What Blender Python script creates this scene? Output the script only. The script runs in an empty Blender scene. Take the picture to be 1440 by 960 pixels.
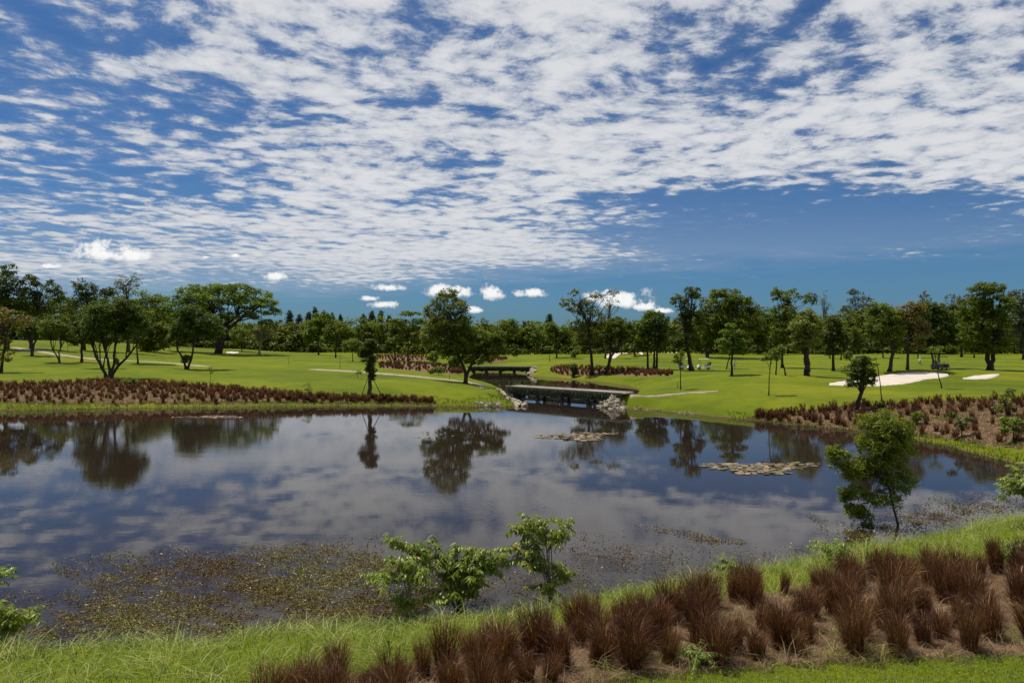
import bpy, math, random
import numpy as np
from mathutils import Vector, Matrix

# ------------------------------------------------------------------ camera, world, sun, exposure
scn = bpy.context.scene
col = scn.collection
CAMZ = 7.0
FPX = 960.0
cam_d = bpy.data.cameras.new('camera'); cam = bpy.data.objects.new('camera', cam_d); col.objects.link(cam)
cam.location = (0, 0, CAMZ); cam.rotation_euler = (math.pi / 2, 0, 0)
cam_d.sensor_width = 36; cam_d.lens = 24; cam_d.clip_end = 20000; cam_d.clip_start = 0.1
scn.camera = cam

SUN_TO = Vector((-0.34, 0.20, 1.0)).normalized()      # direction towards the sun
SUN_EL = math.asin(SUN_TO.z)
SUN_AZ = math.atan2(SUN_TO.x, SUN_TO.y)               # clockwise from +Y
sun_d = bpy.data.lights.new('sun', 'SUN'); sun = bpy.data.objects.new('sun', sun_d); col.objects.link(sun)
sun_d.energy = 4.8; sun_d.angle = math.radians(0.6); sun_d.color = (1.0, 0.93, 0.80)
sun.rotation_euler = SUN_TO.to_track_quat('Z', 'Y').to_euler()
sun.location = (0, 0, 60)

scn.view_settings.view_transform = 'Standard'
scn.view_settings.look = 'None'
scn.view_settings.gamma = 1.0
scn.view_settings.exposure = 0.12
scn.view_settings.use_curve_mapping = False


class NT:
    """small helper for node trees"""
    def __init__(s, t): s.t = t; s.n = t.nodes; s.l = t.links
    def new(s, k, **kw):
        x = s.n.new(k)
        for a, b in kw.items(): setattr(x, a, b)
        return x
    def put(s, sock, v):
        if hasattr(v, 'is_output') or hasattr(v, 'links'): s.l.new(v, sock)
        else: sock.default_value = v
    def m(s, op, a, b=None, c=None, clamp=False):
        x = s.new('ShaderNodeMath', operation=op, use_clamp=clamp)
        s.put(x.inputs[0], a)
        if b is not None: s.put(x.inputs[1], b)
        if c is not None: s.put(x.inputs[2], c)
        return x.outputs[0]
    def sm(s, v, lo, hi):
        x = s.new('ShaderNodeMapRange', interpolation_type='SMOOTHSTEP')
        s.put(x.inputs[0], v); s.put(x.inputs[1], lo); s.put(x.inputs[2], hi)
        return x.outputs[0]
    def noise(s, vec, scale, detail=4, rough=0.5, dist=0.0):
        x = s.new('ShaderNodeTexNoise')
        if vec is not None: s.l.new(vec, x.inputs['Vector'])
        x.inputs['Scale'].default_value = scale; x.inputs['Detail'].default_value = detail
        x.inputs['Roughness'].default_value = rough; x.inputs['Distortion'].default_value = dist
        return x.outputs[0]
    def xyz(s, a, b, c):
        x = s.new('ShaderNodeCombineXYZ')
        s.put(x.inputs[0], a); s.put(x.inputs[1], b); s.put(x.inputs[2], c)
        return x.outputs[0]
    def mix(s, f, a, b, blend='MIX'):
        x = s.new('ShaderNodeMix', data_type='RGBA', blend_type=blend)
        s.put(x.inputs[0], f)
        s.put(x.inputs[6], a if not isinstance(a, tuple) else (*a, 1)[:4])
        s.put(x.inputs[7], b if not isinstance(b, tuple) else (*b, 1)[:4])
        return x.outputs[2]


world = bpy.data.worlds.new('World'); scn.world = world; world.use_nodes = True
def build_world():
    t = NT(world.node_tree); t.n.clear()
    out = t.new('ShaderNodeOutputWorld'); bg = t.new('ShaderNodeBackground')
    sky = t.new('ShaderNodeTexSky'); sky.sky_type = 'NISHITA'; sky.sun_disc = False
    sky.sun_elevation = SUN_EL; sky.sun_rotation = SUN_AZ
    sky.air_density = 1.0; sky.dust_density = 0.9; sky.ozone_density = 3.5; sky.altitude = 200
    tc = t.new('ShaderNodeTexCoord'); sp = t.new('ShaderNodeSeparateXYZ'); t.l.new(tc.outputs['Generated'], sp.inputs[0])
    x, y, z = sp.outputs
    blue = t.mix(1.0, sky.outputs[0], (0.29, 0.52, 0.76, 1), 'MULTIPLY')
    # the altocumulus sheet: a flat layer seen in perspective
    zc = t.m('MAXIMUM', t.m('ADD', z, 0.05), 0.03)
    u = t.m('DIVIDE', x, zc); v = t.m('DIVIDE', y, zc)
    # turned a little so that the rows of cloudlets run obliquely
    ur = t.m('ADD', t.m('MULTIPLY', u, 0.94), t.m('MULTIPLY', v, 0.34))
    vr = t.m('SUBTRACT', t.m('MULTIPLY', v, 0.94), t.m('MULTIPLY', u, 0.34))
    p0 = t.xyz(t.m('MULTIPLY', ur, 0.92), vr, 0.0)
    wn = t.new('ShaderNodeTexNoise'); t.l.new(p0, wn.inputs['Vector']); wn.inputs['Scale'].default_value = 1.6; wn.inputs['Detail'].default_value = 3
    wv = t.new('ShaderNodeVectorMath', operation='MULTIPLY_ADD'); t.l.new(wn.outputs['Color'], wv.inputs[0])
    wv.inputs[1].default_value = (0.22, 0.22, 0); t.l.new(p0, wv.inputs[2])
    p = wv.outputs[0]
    n1 = t.noise(p, 7.6, 8, 0.68)
    vo = t.new('ShaderNodeTexVoronoi', feature='SMOOTH_F1'); t.l.new(p, vo.inputs['Vector'])
    vo.inputs['Scale'].default_value = 9.5; vo.inputs['Smoothness'].default_value = 0.6
    cell = t.m('SUBTRACT', 0.75, vo.outputs['Distance'])
    nb = t.noise(p0, 0.8, 3, 0.5)
    nm = t.noise(p0, 2.0, 2, 0.5)
    d = t.m('ADD', t.m('MULTIPLY', n1, 0.90), t.m('MULTIPLY', cell, 0.26))
    d = t.m('ADD', d, t.m('MULTIPLY', t.m('SUBTRACT', nb, 0.5), 0.62))
    d = t.m('ADD', d, t.m('MULTIPLY', t.m('SUBTRACT', nm, 0.5), 0.45))
    # edge of the sheet: it ends sooner towards the right, thinner at the upper left
    e = t.m('ADD', t.m('MAXIMUM', t.m('ADD', v, t.m('MULTIPLY', u, 0.55)), t.m('MULTIPLY', v, 0.85)), t.m('MULTIPLY', t.m('SUBTRACT', nm, 0.5), 2.2))
    edge = t.m('MULTIPLY', t.sm(e, 4.6, 8.6), -0.62)
    left = t.m('MULTIPLY', t.sm(t.m('ADD', u, t.m('MULTIPLY', v, 0.30)), -1.2, 0.9), 0.15)
    far = t.m('MULTIPLY', t.sm(v, 2.5, 6.0), 0.10)
    # a clear gap low on the right
    gx = t.m('DIVIDE', t.m('SUBTRACT', u, 1.6), 1.1); gy = t.m('DIVIDE', t.m('SUBTRACT', v, 4.4), 0.75)
    gap = t.m('MULTIPLY', t.sm(t.m('ADD', t.m('MULTIPLY', gx, gx), t.m('MULTIPLY', gy, gy)), 3.4, 0.0), -0.34)
    d = t.m('ADD', t.m('ADD', t.m('ADD', d, edge), t.m('ADD', left, far)), gap)
    a = t.m('ADD', t.m('MULTIPLY', t.sm(d, 0.47, 0.65), 0.70), t.m('MULTIPLY', t.sm(d, 0.26, 0.80), 0.28))
    # thin milky veil where the sheet is seen at a grazing angle
    veil = t.m('MULTIPLY', t.sm(v, 2.6, 6.2), t.sm(e, 8.0, 6.0))
    a = t.m('MAXIMUM', a, t.m('MULTIPLY', veil, t.m('ADD', 0.30, t.m('MULTIPLY', a, 0.65))))
    a = t.m('MULTIPLY', a, 0.96)
    shade = t.sm(t.m('ADD', t.m('MULTIPLY', d, 0.75), t.m('MULTIPLY', t.noise(p, 12, 4, 0.6), 0.35)), 0.42, 0.80)
    ccol = t.mix(shade, (3.6, 4.2, 5.3), (8.0, 8.1, 8.3))
    low = t.sm(z, 0.22, 0.04)
    ccol = t.mix(t.m('MULTIPLY', low, 0.45), ccol, (6.2, 6.5, 6.9))
    c = t.mix(a, blue, ccol)
    # fair-weather cumulus low over the trees (direction space)
    ys = t.m('MAXIMUM', y, 0.05)
    tu = t.m('DIVIDE', x, ys); tv = t.m('DIVIDE', z, ys)
    q = t.xyz(tu, tv, 0.0)
    pn = t.noise(q, 42, 5, 0.62); pn2 = t.noise(q, 150, 3, 0.6)
    jag = t.m('ADD', t.m('MULTIPLY', t.m('SUBTRACT', pn, 0.5), 5.0), t.m('MULTIPLY', t.m('SUBTRACT', pn2, 0.5), 1.6))
    fwd = t.sm(y, 0.15, 0.3)
    puffs = [(142, 356, 54, 20), (165, 360, 50, 14), (192, 362, 30, 12), (388, 389, 25, 9), (545, 405, 30, 7), (520, 420, 16, 5), (543, 429, 23, 7), (616, 411, 28, 12), (645, 412, 26, 12),
             (693, 414, 21, 13), (668, 436, 15, 6), (745, 413, 28, 8), (878, 424, 44, 17), (850, 418, 30, 12), (905, 432, 26, 9), (930, 437, 18, 6), (70, 375, 20, 5), (330, 360, 12, 4), (290, 362, 8, 3)]
    acc = None; top = None
    for (cx, cy, rx, ry) in puffs:
        a1 = t.m('MULTIPLY', t.m('SUBTRACT', tu, (cx - 720) / FPX), FPX / rx)
        b1 = t.m('MULTIPLY', t.m('SUBTRACT', tv, (480 - cy) / FPX), FPX / ry)
        bb = t.m('MINIMUM', t.m('MULTIPLY', b1, 1.6), b1)     # flatter underneath
        r = t.m('ADD', t.m('MULTIPLY', a1, a1), t.m('MULTIPLY', bb, bb))
        f = t.m('SUBTRACT', t.m('ADD', 1.0, jag), r)
        acc = f if acc is None else t.m('MAXIMUM', acc, f)
        g = t.m('SUBTRACT', b1, t.m('MULTIPLY', r, 3.0))
        top = g if top is None else t.m('MAXIMUM', top, g)
    pm = t.m('MULTIPLY', t.sm(acc, -0.1, 0.9), fwd)
    lit = t.sm(t.m('ADD', top, jag), -2.4, 0.4)
    pc = t.mix(lit, (6.2, 6.6, 7.2), (10.5, 10.5, 10.4))
    c = t.mix(t.m('MULTIPLY', pm, 0.95), c, pc)
    t.l.new(c, bg.inputs['Color']); bg.inputs['Strength'].default_value = 0.085
    t.l.new(bg.outputs[0], out.inputs[0])
build_world()

# ------------------------------------------------------------------ terrain function
def wz0(px, py):                       # pixel of the photograph -> point on the water level
    Y = CAMZ * FPX / (py - 480.0)
    return ((px - 720) / FPX * Y, Y)

far_shore = [wz0(*q) for q in [(0, 577), (120, 575), (250, 573), (380, 572), (440, 571), (520, 571), (590, 571), (660, 571), (705, 572), (728, 571)]]
right_shore = [wz0(*q) for q in [(840, 571), (858, 574), (880, 573.5), (920, 577), (970, 582), (1050, 590), (1140, 600), (1210, 606), (1287, 618), (1346, 630), (1392, 643), (1440, 655)]]
near_shore = [wz0(*q) for q in [(1440, 728), (1290, 758), (1160, 782), (1060, 803), (960, 818), (850, 838), (780, 852), (700, 866), (600, 877), (500, 880), (380, 889), (250, 908), (100, 910), (0, 906)]]
LAKE = ([(-120, 60), (-90, 68)] + far_shore +
        [(0.3, 78), (-0.6, 84), (-0.8, 92), (-1.5, 100), (-3.5, 112), (-7, 124), (-8.6, 134), (-8.5, 150), (-12, 175), (-6, 178), (3.0, 152), (3.8, 138),
         (9.5, 128), (15.5, 118), (18.2, 108), (18.6, 100), (17.2, 92), (13.6, 84), (10.4, 78)] +
        right_shore + [(34, 38.5), (46, 40), (50, 35), (40, 31)] + near_shore + [(-16, 15.6), (-24, 17), (-45, 20), (-80, 26), (-125, 42)])
LAKE = np.array(LAKE, float)

def sdist(P, X, Y):
    """signed distance to a polygon, positive outside"""
    X = np.asarray(X, float); Y = np.asarray(Y, float)
    d2 = np.full(X.shape, 1e18); inside = np.zeros(X.shape, bool)
    n = len(P)
    for i in range(n):
        ax, ay = P[i]; bx, by = P[(i + 1) % n]
        ex, ey = bx - ax, by - ay
        L = ex * ex + ey * ey + 1e-12
        t = np.clip(((X - ax) * ex + (Y - ay) * ey) / L, 0, 1)
        dx = X - ax - t * ex; dy = Y - ay - t * ey
        d2 = np.minimum(d2, dx * dx + dy * dy)
        if ay != by:
            c = ((ay > Y) != (by > Y)) & (X < (bx - ax) * (Y - ay) / (by - ay) + ax)
            inside ^= c
    d = np.sqrt(d2)
    return np.where(inside, -d, d)

BR_A, BR_B = (0.0, 83.5), (10.9, 73.2)           # bridge front edge ends
BR2_A, BR2_B = (-8.9, 150.0), (3.4, 148.0)
DECK_Z = 1.5

def gauss(X, Y, cx, cy, sx, sy): return np.exp(-((X - cx) / sx) ** 2 - ((Y - cy) / sy) ** 2)

def wob(X, Y, s, k):
    return (np.sin(X / s + k) * np.cos(Y / s * 0.83 + 1.7 * k) + 0.5 * np.sin(X / s * 2.1 + Y / s * 1.3 + 2 * k))

def H(X, Y):
    X = np.asarray(X, float); Y = np.asarray(Y, float)
    d = sdist(LAKE, X, Y)
    d = d + 0.12 * wob(X, Y, 0.7, 1.0) + 0.07 * wob(X, Y, 0.31, 2.0)
    near = Y < 16 + 0.48 * (X + 14)               # our side of the lake
    L = np.where(near, 5.0, 5.5); top = np.where(near, 2.1, 2.0)
    dd = np.maximum(d, 0)
    z = top * (1 - np.exp(-dd / L))
    z = z + np.clip(dd - 8, 0, 30) / 30 * (0.22 * wob(X, Y, 17, 0.6) + 0.1 * wob(X, Y, 7, 2.2)) * np.where(near, 0.3, 1)
    z = z + 0.02 * wob(X, Y, 0.9, 3.0) * np.clip(dd, 0, 1)
    z = z + 5.5 * gauss(X, Y, -150, 205, 60, 70)
    z = z + 1.15 * gauss(X, Y, 62, 101, 19, 7) * (dd > 0)     # back lips of the right bunkers
    z = z + 1.9 * gauss(X, Y, 44, 205, 22, 14)                # mound behind the middle bunkers
    z = z + 0.8 * gauss(X, Y, 32, 92, 9, 10)
    for (ex, ey) in (BR_A, BR_B, BR2_A, BR2_B):
        w = np.exp(-(((X - ex) ** 2 + (Y - ey) ** 2) / 16.0))
        z = np.where(dd > 0, z * (1 - w) + w * (DECK_Z - 0.02) * np.clip(dd / 1.6, 0, 1), z)
    z = np.where(d < 0, np.maximum(0.35 * d, -1.3), z)
    return z

_TS = np.concatenate([np.linspace(4, 60, 400), np.linspace(60.2, 420, 1400)])
def G(px, py):
    """point of the terrain seen at a pixel of the photograph"""
    ux = (px - 720) / FPX; uz = -(py - 480) / FPX
    zz = CAMZ + uz * _TS
    h = H(ux * _TS, _TS)
    k = np.nonzero(h >= zz)[0]
    if len(k) == 0: t = 300.0
    else:
        i = k[0]
        if i == 0: t = _TS[0]
        else:
            a = (h[i - 1] - zz[i - 1]); b = (h[i] - zz[i]); t = _TS[i - 1] + (_TS[i] - _TS[i - 1]) * (-a) / (b - a + 1e-9)
    return Vector((ux * t, t, float(H(ux * t, t))))

# ------------------------------------------------------------------ mesh helpers
def mesh_np(name, V, F, mats=(), rnd=None, smooth=False, midx=None):
    me = bpy.data.meshes.new(name)
    V = np.asarray(V, np.float32); F = np.asarray(F, np.int32)
    k = F.shape[1]
    me.vertices.add(len(V)); me.vertices.foreach_set('co', V.ravel())
    me.loops.add(F.size); me.loops.foreach_set('vertex_index', F.ravel())
    me.polygons.add(len(F)); me.polygons.foreach_set('loop_start', np.arange(0, F.size, k, dtype=np.int32))
    me.polygons.foreach_set('loop_total', np.full(len(F), k, np.int32))
    if midx is not None: me.polygons.foreach_set('material_index', np.asarray(midx, np.int32))
    me.polygons.foreach_set('use_smooth', np.full(len(F), smooth, bool))
    me.update(calc_edges=True)
    if rnd is not None:
        at = me.attributes.new('rnd', 'FLOAT', 'POINT'); at.data.foreach_set('value', np.asarray(rnd, np.float32))
    for m_ in mats: me.materials.append(m_)
    return me

def link(name, me, parent=None, loc=None):
    o = bpy.data.objects.new(name, me); col.objects.link(o)
    if parent is not None: o.parent = parent
    if loc is not None: o.location = loc
    return o

def tag(o, label=None, cat=None, group=None, kind=None):
    if label: o['label'] = label
    if cat: o['category'] = cat
    if group: o['group'] = group
    if kind: o['kind'] = kind
    return o

def empty(name, loc, label, cat, group=None, rz=0.0):
    o = bpy.data.objects.new(name, None); col.objects.link(o); o.location = loc; o.rotation_euler = (0, 0, rz)
    o.empty_display_size = 0.2
    return tag(o, label, cat, group)

class MB:
    def __init__(s): s.V = []; s.F = []; s.R = []; s.n = 0
    def add(s, V, F, r=0.5):
        V = np.asarray(V, float); F = np.asarray(F, int)
        if F.shape[1] == 3: F = np.concatenate([F, F[:, 2:3]], 1)
        s.V.append(V); s.F.append(F + s.n); s.R.append(np.full(len(V), r) if np.isscalar(r) else r); s.n += len(V)
    def box(s, c, size, rz=0.0, r=0.5, bev=0.0):
        x, y, z = [q / 2 for q in size]
        V = np.array([(sx * x, sy * y, sz * z) for sz in (-1, 1) for sx, sy in ((-1, -1), (1, -1), (1, 1), (-1, 1))])
        ca, sa = math.cos(rz), math.sin(rz)
        V = np.stack([V[:, 0] * ca - V[:, 1] * sa, V[:, 0] * sa + V[:, 1] * ca, V[:, 2]], 1) + np.array(c)
        s.add(V, [(3, 2, 1, 0), (4, 5, 6, 7), (0, 1, 5, 4), (1, 2, 6, 5), (2, 3, 7, 6), (3, 0, 4, 7)], r)
    def tube(s, P, R, k=6, r=0.5):
        P = np.asarray(P, float); n = len(P)
        R = np.broadcast_to(np.asarray(R, float), (n,))
        T = np.gradient(P, axis=0); T /= np.linalg.norm(T, axis=1)[:, None] + 1e-9
        up = np.array([0.31, 0.17, 0.93]) if abs(T[0][2]) < 0.9 else np.array([1.0, 0.1, 0.0])
        A = np.cross(T, up); A /= np.linalg.norm(A, axis=1)[:, None] + 1e-9
        B = np.cross(T, A)
        th = np.arange(k) * 2 * math.pi / k
        ring = P[:, None] + (A[:, None] * np.cos(th)[None, :, None] + B[:, None] * np.sin(th)[None, :, None]) * R[:, None, None]
        i = np.arange(n - 1)[:, None] * k; j = np.arange(k)[None]; j2 = (j + 1) % k
        F = np.stack([i + j, i + j2, i + k + j2, i + k + j], -1).reshape(-1, 4)
        V = ring.reshape(-1, 3)
        V = np.concatenate([V, P[:1], P[-1:]]); a, b = n * k, n * k + 1
        caps = [(a, (q + 1) % k, q, q) for q in range(k)] + [(b, (n - 1) * k + q, (n - 1) * k + (q + 1) % k, (n - 1) * k + (q + 1) % k) for q in range(k)]
        s.add(V, np.concatenate([F, np.array(caps)]), r)
    def mesh(s, name, mats, smooth=False):
        V = np.concatenate(s.V); F = np.concatenate(s.F); R = np.concatenate(s.R)
        me = bpy.data.meshes.new(name)
        faces = [tuple(f) if f[2] != f[3] else tuple(f[:3]) for f in F.tolist()]
        me.from_pydata(V.tolist(), [], faces)
        me.polygons.foreach_set('use_smooth', np.full(len(faces), smooth, bool))
        at = me.attributes.new('rnd', 'FLOAT', 'POINT'); at.data.foreach_set('value', R.astype(np.float32))
        for m_ in (mats if isinstance(mats, (list, tuple)) else [mats]): me.materials.append(m_)
        me.update()
        return me

def leaf_cards(C, L, W, N, rng, droop=None):
    """diamond leaves: centres C, length L, width W, preferred normals N (unit-ish)"""
    n = len(C)
    t = rng.normal(size=(n, 3))
    if droop is not None: t[:, 2] = t[:, 2] * 0.4 - droop
    t -= (t * N).sum(1)[:, None] * N
    t /= np.linalg.norm(t, axis=1)[:, None] + 1e-9
    b = np.cross(N, t)
    L = np.broadcast_to(L, (n,))[:, None]; W = np.broadcast_to(W, (n,))[:, None]
    V = np.stack([C - t * L / 2, C + b * W / 2 - t * L * 0.05 + N * W * 0.12, C + t * L / 2, C - b * W / 2 - t * L * 0.05 + N * W * 0.12], 1)
    F = np.arange(n * 4).reshape(n, 4)
    return V.reshape(-1, 3), F

def unit(a): return a / (np.linalg.norm(a, axis=-1)[..., None] + 1e-9)

def blades(P, hgt, wid, lean, rng, seg=3, curl=1.0, dirs=None):
    """curved tapering grass blades rooted at P"""
    n = len(P)
    th = rng.uniform(0, 2 * math.pi, n) if dirs is None else dirs
    D = np.stack([np.cos(th), np.sin(th), np.zeros(n)], 1)
    S = np.stack([-np.sin(th), np.cos(th), np.zeros(n)], 1)
    tw = rng.uniform(-1.2, 1.2, n)
    S = S * np.cos(tw)[:, None] + D * np.sin(tw)[:, None]
    hgt = np.broadcast_to(hgt, (n,)); lean = np.broadcast_to(lean, (n,)); wid = np.broadcast_to(wid, (n,))
    V = []
    for k in range(seg + 1):
        f = k / seg
        c = P + D * (hgt * lean * (0.35 * f + 0.65 * curl * f * f))[:, None] + np.array([0, 0, 1.0]) * (hgt * (f - 0.28 * lean * f * f * f))[:, None]
        w = (wid * (1 - f) ** 0.7 * 0.5 + 0.0006)[:, None]
        V += [c - S * w, c + S * w]
    V = np.stack(V, 1)
    m = 2 * (seg + 1)
    F = []
    for k in range(seg):
        F.append(np.array([2 * k, 2 * k + 1, 2 * k + 3, 2 * k + 2]))
    F = np.stack(F)[None] + (np.arange(n) * m)[:, None, None]
    return V.reshape(-1, 3), F.reshape(-1, 4), m

# ------------------------------------------------------------------ materials
def new_mat(name):
    m_ = bpy.data.materials.new(name); m_.use_nodes = True
    t = NT(m_.node_tree); t.n.clear()
    out = t.new('ShaderNodeOutputMaterial'); b = t.new('ShaderNodeBsdfPrincipled'); t.l.new(b.outputs[0], out.inputs[0])
    b.inputs['Specular IOR Level'].default_value = 0.3
    return m_, t, b, out

def ramp(t, f, stops):
    r = t.new('ShaderNodeValToRGB'); t.l.new(f, r.inputs[0])
    e = r.color_ramp.elements
    e[0].position = stops[0][0]; e[0].color = (*stops[0][1], 1)
    e[1].position = stops[-1][0]; e[1].color = (*stops[-1][1], 1)
    for p, c in stops[1:-1]:
        q = e.new(p); q.color = (*c, 1)
    return r.outputs[0]

def leaf_mat(name, stops, trans=0.3, rough=0.55, objvar=0.35, spec=0.3):
    m_, t, b, out = new_mat(name)
    at = t.new('ShaderNodeAttribute', attribute_name='rnd')
    c = ramp(t, at.outputs['Fac'], stops)
    oi = t.new('ShaderNodeObjectInfo')
    hs = t.new('ShaderNodeHueSaturation'); t.l.new(c, hs.inputs['Color'])
    t.l.new(t.m('ADD', 1 - objvar / 2, t.m('MULTIPLY', oi.outputs['Random'], objvar)), hs.inputs['Value'])
    t.l.new(t.m('ADD', 0.488, t.m('MULTIPLY', oi.outputs['Random'], 0.02)), hs.inputs['Hue'])
    t.l.new(hs.outputs[0], b.inputs['Base Color']); b.inputs['Roughness'].default_value = rough
    b.inputs['Specular IOR Level'].default_value = spec
    tr = t.new('ShaderNodeBsdfTranslucent')
    tc = t.mix(1.0, hs.outputs[0], (1.15, 1.2, 0.6, 1), 'MULTIPLY'); t.l.new(tc, tr.inputs[0])
    mx = t.new('ShaderNodeMixShader'); mx.inputs[0].default_value = trans
    t.l.new(b.outputs[0], mx.inputs[1]); t.l.new(tr.outputs[0], mx.inputs[2]); t.l.new(mx.outputs[0], out.inputs[0])
    return m_

M = {}
M['leaf_dark'] = leaf_mat('leaf_dark', [(0, (0.032, 0.050, 0.006)), (0.6, (0.084, 0.120, 0.011)), (1, (0.18, 0.22, 0.022))], 0.38)
M['leaf_mid'] = leaf_mat('leaf_mid', [(0, (0.055, 0.082, 0.007)), (0.6, (0.140, 0.190, 0.014)), (1, (0.26, 0.30, 0.030))], 0.45)
M['leaf_light'] = leaf_mat('leaf_light', [(0, (0.070, 0.105, 0.010)), (0.6, (0.145, 0.195, 0.018)), (1, (0.24, 0.28, 0.04))], 0.38)
M['leaf_olive'] = leaf_mat('leaf_olive', [(0, (0.085, 0.105, 0.014)), (0.6, (0.185, 0.210, 0.030)), (1, (0.32, 0.31, 0.07))], 0.36)
M['leaf_rust'] = leaf_mat('leaf_rust', [(0, (0.060, 0.055, 0.012)), (0.5, (0.15, 0.115, 0.025)), (1, (0.30, 0.18, 0.055))], 0.32)
M['leaf_grey'] = leaf_mat('leaf_grey', [(0, (0.060, 0.075, 0.040)), (0.6, (0.10, 0.115, 0.065)), (1, (0.17, 0.17, 0.12))], 0.2)
M['needle'] = leaf_mat('needle', [(0, (0.028, 0.042, 0.014)), (0.6, (0.055, 0.078, 0.026)), (1, (0.10, 0.12, 0.05))], 0.2)
M['fresh'] = leaf_mat('fresh', [(0, (0.075, 0.125, 0.008)), (0.6, (0.19, 0.27, 0.018)), (0.93, (0.30, 0.34, 0.035)), (1, (0.30, 0.18, 0.05))], 0.38, 0.4, 0.15, 0.45)
M['front_tree'] = leaf_mat('front_tree', [(0, (0.070, 0.105, 0.007)), (0.55, (0.185, 0.240, 0.014)), (1, (0.34, 0.36, 0.03))], 0.5, 0.45, 0.1, 0.4)
M['purple_grass'] = leaf_mat('purple_grass', [(0, (0.022, 0.010, 0.006)), (0.45, (0.085, 0.032, 0.015)), (0.82, (0.20, 0.085, 0.038)), (1, (0.44, 0.28, 0.14))], 0.3, 0.5, 0.6, 0.3)
M['shore_grass'] = leaf_mat('shore_grass', [(0, (0.060, 0.085, 0.008)), (0.5, (0.130, 0.165, 0.014)), (0.9, (0.22, 0.23, 0.03)), (1, (0.30, 0.26, 0.08))], 0.3, 0.6, 0.05)
M['tall_grass'] = leaf_mat('tall_grass', [(0, (0.065, 0.10, 0.011)), (0.5, (0.190, 0.245, 0.030)), (0.9, (0.38, 0.41, 0.11)), (1, (0.50, 0.44, 0.20))], 0.4, 0.5, 0.05)
M['weed'] = leaf_mat('weed', [(0, (0.050, 0.018, 0.008)), (0.35, (0.11, 0.050, 0.014)), (0.6, (0.105, 0.105, 0.018)), (0.88, (0.24, 0.22, 0.05)), (1, (0.50, 0.47, 0.20))], 0.25, 0.5, 0.02)
M['seed'] = leaf_mat('seed', [(0, (0.22, 0.13, 0.08)), (1, (0.42, 0.30, 0.20))], 0.3, 0.8, 0.1)
M['straw'] = leaf_mat('straw', [(0, (0.14, 0.085, 0.045)), (0.6, (0.26, 0.18, 0.10)), (1, (0.40, 0.30, 0.18))], 0.2, 0.8, 0.02)
M['vine'] = leaf_mat('vine', [(0, (0.012, 0.022, 0.008)), (0.6, (0.028, 0.045, 0.014)), (1, (0.07, 0.085, 0.03))], 0.15, 0.6, 0.1)

def bark_mat(name, c1, c2, sc=6):
    m_, t, b, out = new_mat(name)
    tc = t.new('ShaderNodeTexCoord')
    mp = t.new('ShaderNodeMapping'); mp.inputs['Scale'].default_value = (1, 1, 0.22); t.l.new(tc.outputs['Object'], mp.inputs[0])
    n = t.noise(mp.outputs[0], sc, 6, 0.65)
    t.l.new(ramp(t, n, [(0.3, c1), (0.7, c2)]), b.inputs['Base Color']); b.inputs['Roughness'].default_value = 0.9
    bp = t.new('ShaderNodeBump'); bp.inputs['Strength'].default_value = 0.7; bp.inputs['Distance'].default_value = 0.04
    t.l.new(n, bp.inputs['Height']); t.l.new(bp.outputs[0], b.inputs['Normal'])
    return m_
M['bark'] = bark_mat('bark', (0.030, 0.022, 0.016), (0.10, 0.080, 0.060))
M['bark_dark'] = bark_mat('bark_dark', (0.018, 0.013, 0.010), (0.06, 0.045, 0.034))
M['bark_pale'] = bark_mat('bark_pale', (0.11, 0.09, 0.07), (0.28, 0.24, 0.19))

def plain(name, c, rough=0.6, var=0.15, sc=3.0, metal=0.0, bump=0.0, spec=0.4):
    m_, t, b, out = new_mat(name)
    tc = t.new('ShaderNodeTexCoord')
    n = t.noise(tc.outputs['Object'], sc, 5, 0.6)
    lo = tuple(q * (1 - var) for q in c); hi = tuple(min(1, q * (1 + var)) for q in c)
    t.l.new(ramp(t, n, [(0.3, lo), (0.7, hi)]), b.inputs['Base Color'])
    b.inputs['Roughness'].default_value = rough; b.inputs['Metallic'].default_value = metal; b.inputs['Specular IOR Level'].default_value = spec
    if bump:
        bp = t.new('ShaderNodeBump'); bp.inputs['Strength'].default_value = bump; bp.inputs['Distance'].default_value = 0.03
        t.l.new(n, bp.inputs['Height']); t.l.new(bp.outputs[0], b.inputs['Normal'])
    return m_
M['path'] = plain('path', (0.27, 0.225, 0.17), 0.9, 0.35, 1.1, bump=0.3)
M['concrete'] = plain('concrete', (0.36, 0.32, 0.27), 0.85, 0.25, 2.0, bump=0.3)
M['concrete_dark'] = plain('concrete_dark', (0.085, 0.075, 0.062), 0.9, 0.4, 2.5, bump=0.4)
M['rock'] = plain('rock', (0.30, 0.255, 0.20), 0.9, 0.55, 1.6, bump=0.8)
M['sand'] = plain('sand', (0.50, 0.445, 0.38), 0.95, 0.14, 0.5, bump=0.8)
M['white_paint'] = plain('white_paint', (0.78, 0.78, 0.76), 0.4, 0.04)
M['cart_dark'] = plain('cart_dark', (0.03, 0.03, 0.035), 0.5, 0.2)
M['cart_seat'] = plain('cart_seat', (0.12, 0.10, 0.08), 0.6, 0.1)
M['rubber'] = plain('rubber', (0.015, 0.015, 0.015), 0.8, 0.1)
M['metal'] = plain('metal', (0.35, 0.35, 0.34), 0.4, 0.1, metal=0.8)
M['skin'] = plain('skin', (0.32, 0.18, 0.11), 0.6, 0.06)
M['shirt'] = plain('shirt', (0.75, 0.75, 0.74), 0.8, 0.05)
M['trousers'] = plain('trousers', (0.05, 0.05, 0.07), 0.8, 0.1)
M['hair'] = plain('hair', (0.015, 0.012, 0.010), 0.6, 0.1)
M['wood'] = plain('wood', (0.12, 0.085, 0.055), 0.85, 0.3, 5)

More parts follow.
